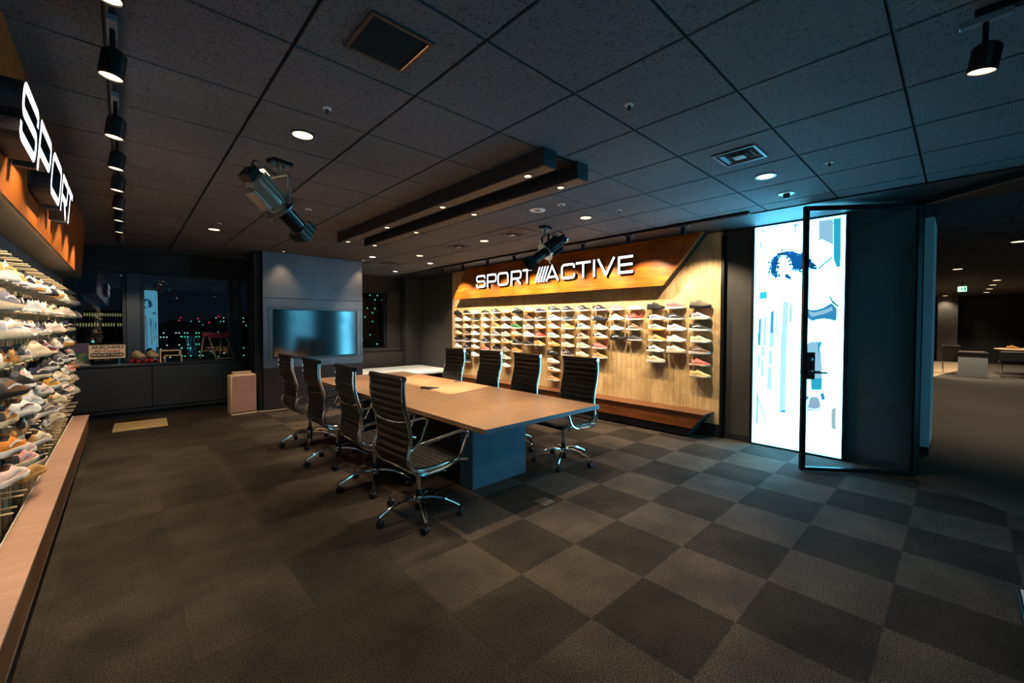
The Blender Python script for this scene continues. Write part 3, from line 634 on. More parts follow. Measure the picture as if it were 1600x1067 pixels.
for ci, y in enumerate(LCOL):
    rk = thing('peg_rack', 'upright cream peg rack on left wall, %s from the window end' % ORD[ci], 'peg rack', (-.6, y, 0), 0, 'peg racks on the left wall')
    for s in (-.055, .055):
        o = D.objects.new('strip', strip); C.objects.link(o); o.parent = rk; o.location = (0, s, 0)
        for k in range(10):
            o = D.objects.new('peg', peg_me); C.objects.link(o); o.parent = rk; o.location = (0, s, 1.84-k*DZ)
    for k in range(LN[ci]):
        c = LOV.get((ci, k)) or RS.choice(LP); z = 1.84-(k+1)*DZ+.0055
        shoe(-.494, y-.137+RS.uniform(-.015, .015), z, PI/2+RS.uniform(-.32, .10), c, '%s sneaker, %s shoe row, %s rack from window end on left wall' % (c, ORD[k], ORD[ci]), 'sneakers on the left peg racks', RS.choice(['trainer', 'trainer', 'chunky']))
t = thing('header_sign', 'orange wood header with one white glowing word over the left racks', 'sign', (-.385, 0, 2.03))
ln = .075
MB().add([(0, -1.2, 0), (0, 7.44, 0), (ln*.655, 7.44, .655), (ln*.655, -1.2, .655), (-.02, -1.2, 0), (-.02, 7.44, 0), (ln*.655-.02, 7.44, .655), (ln*.655-.02, -1.2, .655)],
         [(0, 1, 2, 3), (4, 7, 6, 5), (0, 3, 7, 4), (1, 5, 6, 2), (3, 2, 6, 7), (0, 4, 5, 1)]).build('fascia', ORANGEV, t, smooth=0)
SOF = mat('soffit_grey', '#6a645e', .5, .2, var=.1, scale=3)
m = MB(); m.box(-.215, -.02, -1.2, 7.44, .0, .02); m.c = 1
for k in range(26): m.lathe([(.006, -.001), (.006, .0005)], 8, Matrix.Translation((-.09, -1+k*.32, 0)))
m.build('soffit', [SOF, BLACK], t, smooth=0)
MB().box(-.215, -.021, 7.40, 7.44, .02, .655).build('end_cap', BLACK, t, smooth=0)
MB().box(-.004, .003, -1.2, 7.44, -.006, .004).build('edge_trim', BLKMET, t, smooth=0)
for ch, a, b in (('S', 2.50, 2.90), ('P', 2.95, 3.36), ('O', 3.42, 3.86), ('R', 3.92, 4.26), ('T', 4.27, 4.58)):
    put_letter(t, ch, a, b, .16, .238, .095, 1, .075, .18, ln)
t = thing('display_bench', 'long low tan-topped bench under the left shoe racks', 'bench', (-.34, 0, 0))
MB().box(-.135, .004, -1.2, 7.42, .305, .322).build('bench_top', BENCH, t, smooth=0, bevel=.002)
MB().prism([(-1.2, .305), (7.41, .305), (7.30, .14), (-1.2, .14)], 'x', -.02, 0).build('bench_face', BENCHF, t, smooth=0)
MB().box(-.142, -.135, -1.2, 7.42, .26, .326).build('back_trim', mat('white_trim', '#d5cbb8', .4), t, smooth=0)
MB().box(-.024, .002, -1.2, 7.30, .132, .14).build('lower_trim', STEEL, t, smooth=0)
MB().box(-.125, -.055, -1.2, 7.2, 0, .305).build('bench_core', BLACK, t, smooth=0)
# ================================================================ SCREEN WALL
t = thing('media_wall', 'floor to ceiling smoky steel wall block holding the television', 'media wall', (2.555, 7.95, 0))
MB().box(-.855, .855, .01, 1.0, 0, H).build('wall_core', BLACK, t, smooth=0)
MB().box(-.853, .853, -.004, .012, 1.912, H-.005).build('upper_panel', STEELPANEL, t, smooth=0, bevel=.002)
m = MB(); 
for a in ((-.853, -.775, .715, 1.904), (.815, .853, .715, 1.904), (-.775, .815, 1.755, 1.904), (-.775, .815, .715, .848)): m.box(a[0], a[1], -.004, .012, a[2], a[3])
m.build('middle_panel', STEELPANEL, t, smooth=0)
m = MB()
for a in ((-.768, -.712, .856, 1.747), (.742, .808, .856, 1.747), (-.712, .742, 1.718, 1.747), (-.712, .742, .856, .878)): m.box(a[0], a[1], -.010, .012, a[2], a[3])
m.build('screen_surround', STEELPANEL, t, smooth=0)
MB().box(-.853, .853, -.004, .012, .012, .707).build('lower_panel', mat('dark_bronze_panel', '#3a3335', .5, .4, var=.15, scale=3), t, smooth=0, bevel=.002)
TVM = mat('tv_screen', '#030406', .10); TVM.node_tree.nodes['Principled BSDF'].inputs['IOR'].default_value = 2.0
t = thing('television', 'wide flat television with a dark glossy screen in the steel wall', 'television', (2.57, 7.944, 1.298))
m = MB()
for a in ((-.727, -.708, -.42, .42), (.708, .727, -.42, .42), (-.708, .708, .408, .42), (-.708, .708, -.42, -.405)): m.box(a[0], a[1], -.012, .006, a[2], a[3])
m.build('bezel', mat('tv_bezel', '#0c0c0d', .3), t, smooth=0)
MB().box(-.708, .708, -.004, .005, -.405, .408).build('screen', TVM, t, smooth=0)
# ================================================================ WINDOW CABINETS
CAB = mat('cabinet_charcoal', '#2b2c2d', .5, var=.1, scale=4)
def cabinet(x0, x1, label):
    t = thing('low_cabinet', label, 'cabinet', ((x0+x1)/2, 8.72, 0)); h = (x1-x0)/2
    MB().box(-h, h, .02, .56, .1, .80).build('body', CAB, t, smooth=0)
    MB().box(-h+.004, h-.004, -.004, .02, .155, .785).build('door', CAB, t, smooth=0, bevel=.002)
    MB().box(-h, h, .07, .5, 0, .1).build('toe_kick', BLACK, t, smooth=0)
cabinet(-.6, .312, 'charcoal window cabinet below the boxed sign'); cabinet(.318, 1.598, 'charcoal window cabinet below the folding stool')
o = MB().box(-.6, 1.598, 8.70, 9.27, .805, .838).build('window_counter', mat('counter_black', '#1c1d1f', .35), smooth=0, bevel=.003); tag(o, 'black counter top running along the night windows', 'counter')
# things on the counter
def text(parent, body, size, loc, m, rot=(PI/2, 0, 0), sx=1, shear=0, ext=.001, bold=.0, name='lettering'):
    c = D.curves.new(name, 'FONT'); c.body = body; c.size = size; c.extrude = ext; c.align_x = 'CENTER'; c.align_y = 'CENTER'; c.shear = shear; c.offset = bold
    c.materials.append(m); o = D.objects.new(name, c); me = D.meshes.new_from_object(o); D.objects.remove(o); o = D.objects.new(name, me); C.objects.link(o); o.parent = parent; o.location = loc; o.rotation_euler = rot; o.scale = (sx, 1, 1); return o
INK = mat('ink_black', '#161514', .6); INKR = mat('ink_red', '#a8231d', .6)
CARD = mat('sign_cream', '#ead2b2', .6, var=.05, scale=8)
t = thing('shop_sign', 'cream boxed sign with black and red lettering on the window counter', 'sign', (-.193, 8.80, .935))
MB().box(-.2, .2, 0, .03, 0, .205).build('sign_board', CARD, t, smooth=0, bevel=.003)
m = MB(); 
for a in ((-.203, .203, -.003, .005), (-.203, .203, .2, .208)): m.box(a[0], a[1], -.003, .033, a[2], a[3])
for a in (-.203, .196): m.box(a, a+.007, -.003, .033, .005, .2)
m.build('sign_edge', mat('sign_edge_tan', '#b58f66', .5), t, smooth=0)
text(t, 'SKECHERS', .062, (0, -.002, .167), INK, sx=1.22, shear=.25, bold=.0015)
text(t, 'Air-Cooled', .058, (0, -.002, .112), INKR, sx=1.05, bold=.001)
pl = MB(); q = rnd([(-.185, .022), (.185, .022), (.185, .083), (-.185, .083)], .03, True); pl.prism([(p.x, p.y) for p in q], 'y', -.002, .001); pl.build('black_pill', INK, t, smooth=0)
text(t, 'MEMORY FOAM', .050, (0, -.004, .052), CARD, sx=.98, bold=.0006)
MB().lathe([(.075, -.098), (.075, -.092), (.02, -.085), (.012, -.06), (.012, .002)], 18, Matrix.Translation((.13, .03, 0))).build('stand_foot', mat('sign_foot_blue', '#1b5f80', .3), t)
MB().tube([(-.1, .03, -.094), (-.1, .03, .01)], .006, 8).build('stand_post', BLKMET, t)
t = thing('box_display', 'purple and green printed display board leaning at the counter end', 'display board', (-.49, 8.82, .838))
MB().box(-.11, .11, 0, .05, 0, .335).build('board', mat('board_dark', '#20222b', .5), t, smooth=0)
m = MB(); m.add([(-.109, -.002, .2), (.109, -.002, .18), (.109, -.002, .333), (-.109, -.002, .333)], [(0, 1, 2, 3)]); m.build('purple_print', mat('print_purple', '#564a63', .6, var=.3, scale=9), t, smooth=0)
m = MB(); m.add([(-.109, -.002, .02), (.109, -.002, .09), (.109, -.002, .17), (-.02, -.002, .19)], [(0, 1, 2, 3)]); m.build('green_print', mat('print_green', '#0f6152', .6), t, smooth=0)
m = MB()
for k in range(4): m.add([(-.109, -.003, .01+k*.016), (.02+k*.03, -.003, .004), (.03+k*.03, -.003, .009), (-.109, -.003, .018+k*.016)], [(0, 1, 2, 3)])
m.build('white_stripes', WHITEP, t, smooth=0)
m = MB()
for r in (.075, .055, .035): m.tube([(.06+r*math.cos(a*PI/10), -.003, .11+r*math.sin(a*PI/10)) for a in range(4, 17)], .005, 5)
m.build('ring_print', mat('print_tan', '#a58a64', .6), t, smooth=0)
SKW = mat('skate_canvas', '#c2aa85', .7, var=.15, scale=50); WHR = mat('skate_wheel', '#c02a3e', .4)
def skate(x, label, rz):
    t = thing('roller_skate', label, 'roller skate', (x, 8.93, .838), rz, 'pair of roller skates')
    for nm, me in SHOE['chunky']:
        o = D.objects.new(nm, me); C.objects.link(o); o.parent = t; o.location = (-.13, 0, .065); o.scale = (.92, 1.25, 1.15)
        for k in range(len(o.material_slots)): o.material_slots[k].link = 'OBJECT'; o.material_slots[k].material = (SKW if nm != 'sole' else mat('skate_sole', '#7d6a52', .6)) if k != 1 else cloth('charcoal')
    MB().box(-.11, .10, -.03, .03, .05, .064).build('chassis', STEEL, t, smooth=0)
    for xx in (-.085, .075):
        for yy in (-.05, .05):
            MB().lathe([(.010, -.018), (.027, -.016), (.030, 0), (.027, .016), (.010, .018)], 16, Matrix.Translation((xx, yy, .030)) @ Matrix.Rotation(PI/2, 4, 'X')).build('wheel', WHR, t)
        MB().tube([(xx, -.045, .03), (xx, 0, .058), (xx, .045, .03)], .008, 6).build('truck', STEEL, t)
skate(.165, 'beige roller skate with red wheels, nearer the boxed sign', -PI/2+.5); skate(.335, 'beige roller skate with red wheels, beside the small wooden riser', -PI/2+.35)
RIS = mat('riser_wood', '#c6a780', .5, var=.1, scale=6)
t = thing('display_riser', 'small pale wooden open riser beside the roller skates', 'display riser', (.555, 8.80, .838))
m = MB(); m.box(-.14, .13, 0, .18, .178, .195); m.build('top_board', RIS, t, smooth=0, bevel=.002)
MB().box(-.14, -.122, 0, .18, 0, .178).build('side_board', RIS, t, smooth=0); MB().box(.112, .13, 0, .18, .11, .178).build('side_board', RIS, t, smooth=0)
MB().box(-.085, .142, -.03, .15, .098, .112).build('lower_shelf', RIS, t, smooth=0); MB().box(-.085, -.07, -.03, .15, 0, .098).build('lower_side', RIS, t, smooth=0); MB().box(.128, .142, -.03, .15, 0, .098).build('lower_side', RIS, t, smooth=0)
STW = mat('stool_wood', '#8a7558', .5, var=.15, scale=8)
t = thing('folding_stool', 'folding wooden stool with a dark pink cushion on the window counter', 'stool', (1.19, 8.84, .838))
m = MB(); m.box(-.2, .2, 0, .26, .405, .475); m.build('cushion', mat('stool_pink', '#7c1f35', .7, var=.15, scale=20), t, bevel=.02, seg=3)
MB().box(-.13, .17, .0, .02, .385, .404).build('seat_fringe', mat('stool_pink', '#7c1f35'), t, smooth=0)
for xa, xb, ya in ((-.12, -.02, -.02), (.13, .24, -.02)):
    MB().tube([(xa, .02, .40), (xb, ya, .013)], .012, 8).build('leg', STW, t)
for xa, xb, ya in ((-.17, -.22, .24), (.08, .06, .24)):
    MB().tube([(xa, .2, .40), (xb, ya, .013)], .012, 8).build('leg', STW, t)
MB().tube([(-.02, -.02, .02), (.24, -.02, .02)], .011, 8).build('rung', STW, t); MB().tube([(-.195, .22, .15), (.068, .22, .15)], .010, 8).build('rung', STW, t)
# ================================================================ FLOOR THINGS
t = thing('air_purifier', 'pink fronted white air purifier standing beside the screen wall', 'air purifier', (1.403, 7.90, 0), .10)
WP = mat('purifier_white', '#cdb59a', .4)
MB().box(-.185, .185, -.02, .17, .018, .645).build('body', WP, t, bevel=.022, seg=3)
MB().box(-.165, .17, -.034, -.018, .045, .632).build('front_panel', mat('purifier_pink', '#b08574', .38), t, bevel=.008)
MB().box(-.135, .125, .03, .12, .64, .695).build('top_vent', mat('purifier_cream', '#c8ab86', .5), t, bevel=.008)
MB().box(-.115, .105, .045, .105, .69, .698).build('vent_slot', BLKPLA, t, smooth=0)
MB().box(-.18, .18, -.03, .17, 0, .02).build('foot', WP, t, smooth=0, bevel=.004)
MB().box(-.14, -.115, -.036, -.033, .555, .563).build('status_light', BLKPLA, t, smooth=0)
o = MB().tube(rnd([(1.58, 7.95, .012), (1.70, 7.86, .008), (1.95, 7.86, .008), (2.25, 7.87, .008), (2.5, 7.93, .008)], .08), .006, 6).build('power_lead', mat('cord_white', '#c9b591', .5)); tag(o, 'pale power cord along the foot of the screen wall', 'cord')
o = MB().box(-.29, .29, -.30, .31, 0, .016).build('floor_board', mat('pale_board', '#c8aa72', .5, var=.1, scale=3, stretch=(1, 9, 1)), smooth=0, bevel=.003); o.location = (.16, 8.0, .0); o.rotation_euler = (0, 0, -.03); tag(o, 'pale square board lying flat on the carpet by the window cabinets', 'board')
t = thing('floor_outlet', 'flat metal floor outlet plate set in the carpet near the table end', 'floor outlet', (2.53, 2.315, 0), 0)
MB().box(-.066, .066, -.062, .062, 0, .005).build('cover_plate', mat('outlet_plate', '#57534e', .4, .5), t, smooth=0, bevel=.002)
MB().box(-.05, .05, -.045, .045, .005, .007).build('flap', mat('outlet_flap', '#4b4743', .5, .4), t, smooth=0)
o = MB().box(3.46, 5.70, 8.05, 9.68, .36, .40).build('platform_top', WHITEP, smooth=0, bevel=.004)
b_ = MB().box(3.52, 5.68, 8.15, 9.66, 0, .36).build('platform_base', BLACK, smooth=0)
t = thing('display_platform', 'low white platform filling the back corner', 'platform', (4.58, 9.05, 0)); 
for x_ in (o, b_): x_.parent = t; x_.location = (-4.58, -9.05, 0)
# ================================================================ TABLE
t = thing('conference_table', 'long brown conference table with a thick top and slab legs', 'table', (2.555, 4.14, 0))
MB().box(-.69, .69, -1.86, 1.86, .682, .72).build('tabletop', [TABLE], t, smooth=0, bevel=.003)
for y0 in (-1.8625, 1.8605): MB().box(-.69, .69, y0, y0+.002, .6835, .7165).build('end_edge', TABLEM, t, smooth=0)  # thin end strips whose colour carries the blue light
for y0 in (-1.235, 1.05): MB().box(-.32, .345, y0, y0+.19, 0, .682).build('leg', TABLEM, t, smooth=0, bevel=.006)
MB().box(-.24, .26, -1.04, 1.04, .1, .60).build('spine', BLACK, t, smooth=0)
t = thing('power_box', 'small black open power box on the middle of the table', 'power box', (2.61, 4.21, .72), .3)
MB().box(-.085, .085, -.075, .075, 0, .006).build('flange', BLKPLA, t, smooth=0, bevel=.002)
MB().box(-.08, -.03, -.07, .07, .006, .022).build('flap', BLKPLA, t, smooth=0, bevel=.002)
for q in (-.035, .005, .04): MB().box(-.01, .05, q, q+.022, .006, .009).build('socket', mat('socket_grey', '#6b6b6b', .4), t, smooth=0)
t = thing('desk_microphone', 'small chrome microphone base near the right table edge', 'microphone', (3.165, 4.43, .72))
MB().box(-.045, .045, -.03, .03, 0, .012).build('base', STEEL, t, smooth=0, bevel=.004); MB().tube(rnd([(0, 0, .01), (0, 0, .05), (.01, .01, .10)], .02), .004, 8).build('stalk', BLKMET, t); MB().lathe([(.004, 0), (.009, .006), (.009, .03), (.003, .036)], 12, Matrix.Translation((.01, .01, .10))).build('capsule', BLKMET, t)
# ================================================================ CHAIRS
def chair(label, group):
    t = thing('office_chair', label, 'office chair', (0, 0, 0), 0, group)
    # side profile (x forward, z up) of the seat and the back
    back = rnd([(-.262, 1.085), (-.268, .93), (-.215, .76), (-.205, .62), (-.235, .52), (-.185, .455)], [.1, .12, .12, .1, .09, .02], k=6)
    seat = rnd([(-.185, .455), (-.06, .430), (.12, .440), (.235, .452), (.275, .430)], [.05, .08, .1, .04, .02], k=6)
    full = rnd([(-.262, 1.09), (-.268, .93), (-.215, .76), (-.205, .62), (-.235, .50), (-.17, .435), (-.06, .425), (.12, .438), (.235, .450), (.285, .432)], [.1, .12, .12, .1, .09, .06, .08, .1, .05, .02], k=6)
    def resample(P, n):
        d = [0]
        for a, b in zip(P, P[1:]): d.append(d[-1]+(b-a).length)
        out = []
        for i in range(n+1):
            s = d[-1]*i/n; k = max(j for j in range(len(d)) if d[j] <= s+1e-9); k = min(k, len(P)-2)
            out.append(P[k].lerp(P[k+1], (s-d[k])/max(1e-9, d[k+1]-d[k])))
        return out, d[-1]
    def pad(P, name, ribs, side):
        n = ribs*6; Q, L = resample(P, n); rows = []
        for i, p in enumerate(Q):
            a = Q[max(0, i-1)]; b = Q[min(n, i+1)]; tt = (b-a).normalized(); nn = Vector((tt.y, -tt.x))*side
            hgt = .006+.011*abs(math.sin(PI*i/6))**.6
            F = p+nn*hgt; B = p-nn*hgt*.75
            rows.append([(F.x, -.222, F.y), (F.x, -.15, F.y), (F.x, .15, F.y), (F.x, .222, F.y), (B.x, .222, B.y), (B.x, .15, B.y), (B.x, -.15, B.y), (B.x, -.222, B.y)])
        m = MB(); m.grid(rows, True); m.f += [list(range(8)), [(len(rows)-1)*8+q for q in range(8)]]; m.m += [0, 0]
        return m.build(name, LEATHER, t, smooth=50)
    pad(back, 'backrest', 12, 1); pad(seat, 'seat', 10, -1)
    hr = MB(); hr.tube([(-.264, -.225, 1.092), (-.264, .225, 1.092)], .021, 16); ho = hr.build('head_roll', LEATHER, t)
    for s in (-1, 1): MB().tube([(-.264, s*.223, 1.092), (-.264, s*.243, 1.092)], .020, 16).build('end_cap', CHROME, ho)
    for s in (-1, 1):
        MB().tube([(p.x, s*.234, p.y) for p in full], .010, 8, flat=((0, 1, 0), .009, .016)).build('side_rail', CHROME, t)
        loop = rnd([(-.215, s*.252, .62), (-.245, s*.262, .50), (-.165, s*.262, .405), (.10, s*.262, .420), (.19, s*.268, .47), (.27, s*.275, .655), (.20, s*.275, .675), (-.08, s*.270, .64)], [.08, .09, .09, .1, .05, .045, .05, .1], True, k=5)
        MB().tube(loop, .0115, 9, closed=True).build('armrest', CHROME, t)
    MB().tube(rnd([(-.238, -.23, .80), (-.252, -.16, .785), (-.256, 0, .775), (-.252, .16, .785), (-.238, .23, .80)], .1), .009, 8).build('back_brace', CHROME, t)
    MB().tube(rnd([(-.19, -.23, .435), (-.17, 0, .425), (-.19, .23, .435)], .1), .011, 8).build('cross_bar', CHROME, t)
    MB().tube([(.13, -.235, .425), (.13, .235, .425)], .011, 8).build('cross_bar', CHROME, t)
    m = MB().box(-.10, .12, -.085, .085, .375, .415).build('tilt_mechanism', BLKMET, t, bevel=.008)
    MB().tube([(.06, -.08, .392), (.07, -.2, .385), (.085, -.235, .387)], .005, 7).build('lever', CHROME, m); MB().lathe([(.004, -.012), (.010, -.01), (.010, .014), (.004, .016)], 10, Matrix.Translation((.05, .12, .375))).build('tension_knob', mat('knob_red', '#7c1418', .4), m)
    MB().lathe([(.020, .20), (.020, .38), (.03, .385)], 16).build('column', CHROME, t)
    MB().lathe([(.012, .045), (.026, .05), (.026, .20), (.022, .21)], 16).build('column_sleeve', BLKMET, t)
    MB().lathe([(.030, .105), (.040, .115), (.040, .165), (.028, .175)], 20).build('hub', CHROME, t)
    for k in range(5):
        a = k*2*PI/5+.55; ca, sa = math.cos(a), math.sin(a)
        pr = [(.03, .145), (.10, .150), (.18, .138), (.26, .108), (.315, .078)]
        lg = MB(); rows = []
        for i, (r, z) in enumerate(pr):
            wd = .019-.0022*i; hh = .013-.001*i
            rows.append([(r*ca-sa*u, r*sa+ca*u, z+v) for u, v in ((-wd, -hh*.4), (-wd*.8, hh*.7), (0, hh), (wd*.8, hh*.7), (wd, -hh*.4), (0, -hh))])
        lg.grid(rows, True); lg.f += [list(range(6)), [24+q for q in range(6)]]; lg.m += [0, 0]; lo = lg.build('leg', CHROME, t, smooth=60)
        cx, cy = .318*ca, .318*sa; b2 = a+.9+k*.5; cb, sb = math.cos(b2), math.sin(b2)
        R = Matrix.Translation((cx-.015*sb, cy+.015*cb, .0285)) @ Matrix.Rotation(b2, 4, 'Z') @ Matrix.Rotation(PI/2, 4, 'Y')
        cm = MB()
        for s in (-1, 1): cm.lathe([(.010, s*.004), (.026, s*.004), (.0285, s*.009), (.0275, s*.018), (.018, s*.021)], 18, R)
        cm.tube([(cx, cy, .05), (cx, cy, .088)], .006, 8); cm.lathe([(.0315, -.012), (.0315, .012)], 12, R) if False else None
        cm.build('caster', BLKPLA, lo)
    return t
CH = [(1.635, 2.80, .03, 'office chair with black ribbed leather and chrome arms, nearest the camera on the left side'),
      (1.655, 3.60, -.06, 'black chrome office chair on the left side of the table, second from the camera'),
      (1.655, 4.50, .0, 'black chrome office chair on the left side of the table, third from the camera'),
      (1.655, 5.42, .03, 'black chrome office chair on the left side of the table, closest to the screen'),
      (3.415, 2.85, PI-.03, 'black chrome office chair on the right side of the table, nearest the lit poster'),
      (3.37, 3.64, PI-.06, 'black chrome office chair on the right side of the table, second from the poster'),
      (3.36, 4.33, PI-.05, 'black chrome office chair on the right side of the table, third from the poster'),
      (3.30, 5.06, PI-.02, 'black chrome office chair on the right side of the table, farthest from the poster')]
proto = chair(CH[0][3], 'office chairs around the table'); proto.location = (CH[0][0], CH[0][1], 0); proto.rotation_euler = (0, 0, CH[0][2]); remember(proto)
for x, y, rz, l in CH[1:]: dup(proto, (x, y, 0), rz, l, 'office chairs around the table')
# ================================================================ STAGE SPOTLIGHTS
def stage_light(x, y, zp, d, label, bodym, power, aim_power=None):
    d = Vector(d).normalized(); t = thing('stage_spotlight', label, 'stage spotlight', (x, y, H), 0, 'ceiling stage spotlights')
    q = d.to_track_quat('-Z', 'Y').to_matrix().to_4x4(); B = Matrix.Translation((0, 0, zp-H)) @ q     # lamp axis is -Z of B
    side = (B.to_3x3() @ Vector((1, 0, 0))).normalized()
    MB().box(-.075, .075, -.05, .05, -.03, 0).build('ceiling_plate', BLKMET, t, smooth=0, bevel=.004).rotation_euler = (0, 0, .3)
    pl = MB()
    for s in (-1, 1): pl.lathe([(.018, -.03), (.018, -.045), (.01, -.05)], 12, Matrix.Translation((s*.045, 0, 0)))
    pl.tube([(0, 0, -.03), (0, 0, -.10)], .016, 10); pl.build('clamp', STEEL, t)
    yk = MB(); c = Vector((0, 0, zp-H)); a = c+side*.095; b = c-side*.095
    yk.tube(rnd([a, a+Vector((0, 0, H-zp-.11)), b+Vector((0, 0, H-zp-.11)), b], .02), .008, 8, flat=((0, 0, 1), .004, .016)) if False else yk.tube(rnd([a, a+Vector((0, 0, H-zp-.11)), b+Vector((0, 0, H-zp-.11)), b], .02), .013, 8)
    yk.build('yoke', STEEL if power else BLKMET, t)
    for s in (-1, 1):
        kb = MB(); kb.tube([c+side*s*.075, c+side*s*.118], .018, 12); kb.build('yoke_knob', BLKMET, t)
    bd = MB(); bd.lathe([(.05, .27), (.075, .255), (.08, .13), (.08, .03), (.07, .0)], 16, B)
    bd.c = 0
    for k in range(12):      # cooling fins
        an = k*PI/6; F = B @ Matrix.Rotation(an, 4, 'Z'); bd.M = F; bd.box(.078, .094, -.004, .004, .04, .245); bd.M = Matrix()
    bd.build('lamp_body', bodym, t)
    cp = MB(); cp.M = B; cp.box(-.052, .052, -.052, .052, .262, .325); cp.M = Matrix(); cp.build('lamp_cap', BLKMET, t, bevel=.008)
    if not power: MB().lathe([(.068, .268), (.072, .285), (.060, .290), (.058, .276), (.02, .270)], 24, B @ Matrix.Translation((0, 0, .05))).build('rear_reflector', mat('rear_pink_chrome', (.75, .62, .58), .15, .9), t)
    sd = MB(); sd.M = B; sd.box(-.045, .045, -.112, -.084, .06, .22); sd.M = Matrix(); sd.build('side_plate', bodym, t, bevel=.004)
    gl = MB(); gl.M = B; gl.box(-.03, .03, .095, .10, .20, .26); gl.M = Matrix()
    gl.build('vent_glow', LAMP if power else BLKPLA, t, smooth=0)
    sr = MB(); sr.lathe([(.07, .004), (.125, .002), (.125, -.006), (.07, -.008)], 28, B); sr.build('shutter_plate', STEEL, t)
    for k in range(4):
        hd = MB(); hd.M = B @ Matrix.Rotation(k*PI/2+.3, 4, 'Z'); hd.box(.12, .17, -.012, .012, -.003, 0); hd.M = Matrix(); hd.build('shutter_handle', STEEL, t, smooth=0)
    lt = MB()
    lt.grid([[B @ Vector((r*math.cos(k*PI/12), r*math.sin(k*PI/12), z)) for k in range(24)] for r, z in ((.058, -.006), (.058, -.21), (.052, -.21), (.052, -.006))], True); lt.build('lens_tube', BLKMET, t)
    rb = MB()
    rb.M = B; rb.box(.056, .066, -.006, .006, -.19, -.03); rb.M = Matrix(); rb.build('focus_slide', STEEL, t, smooth=0)
    hh = MB(); hh.M = B
    for k in range(4):
        hh.M = B @ Matrix.Rotation(k*PI/2, 4, 'Z'); hh.box(.062, .066, -.066, .066, -.295, -.20); hh.box(.066, .078, -.066, -.060, -.29, -.21); hh.box(.066, .078, -.022, -.016, -.29, -.21); hh.box(.066, .078, .016, .022, -.29, -.21); hh.box(.066, .078, .060, .066, -.29, -.21)
    hh.M = Matrix(); hh.build('colour_frame', BLKMET if not power else mat('frame_gunmetal', '#4b463f', .35, .6), t, smooth=0)
    cb = MB(); e = B @ Vector((.0, .03, .30)); cb.tube(rnd([e, e+Vector((.02, .02, .10)), Vector((.03, .05, -.12)), Vector((.02, .03, -.03))], .05), .006, 7); cb.build('power_cable', BLKPLA, t)
    lens = MB(); lens.lathe([(.05, -.195), (.045, -.20), (.02, -.203)], 20, B)
    if not power: lens.build('front_lens', mat('lens_dark', '#20242a', .1, spec=1), t)
    if power:
        # square shuttered gate inside the barrel
        g = MB(); g.M = B @ Matrix.Rotation(-.372, 4, 'Z'); a_, b_, w1 = .00757, .00232, .055
        g.box(-w1, -a_, -w1, w1, -.076, -.075); g.box(a_, w1, -w1, w1, -.076, -.075); g.box(-a_, a_, -w1, -b_, -.076, -.075); g.box(-a_, a_, b_, w1, -.076, -.075)
        g.M = Matrix(); g.build('shutter_gate', BLKPLA, t, smooth=0)
        l0 = B @ Vector((0, 0, -.05)); spot(l0, l0+d, power, WARM2, 60, .1, .0004, t)
    return t
stage_light(.87, 3.5, 2.345, (2.0956, 1.0014, -1.625), 'large chrome stage spotlight hanging near the left downlight, aimed at the table', mat('spot_body_grey', '#9a8d7e', .38, .35), 2400)
stage_light(3.86, 3.54, 2.375, (-1, .4, -.8), 'small black stage spotlight hanging in front of the lit sign', mat('spot_body_black', '#1b1c1f', .35, .5), 0)
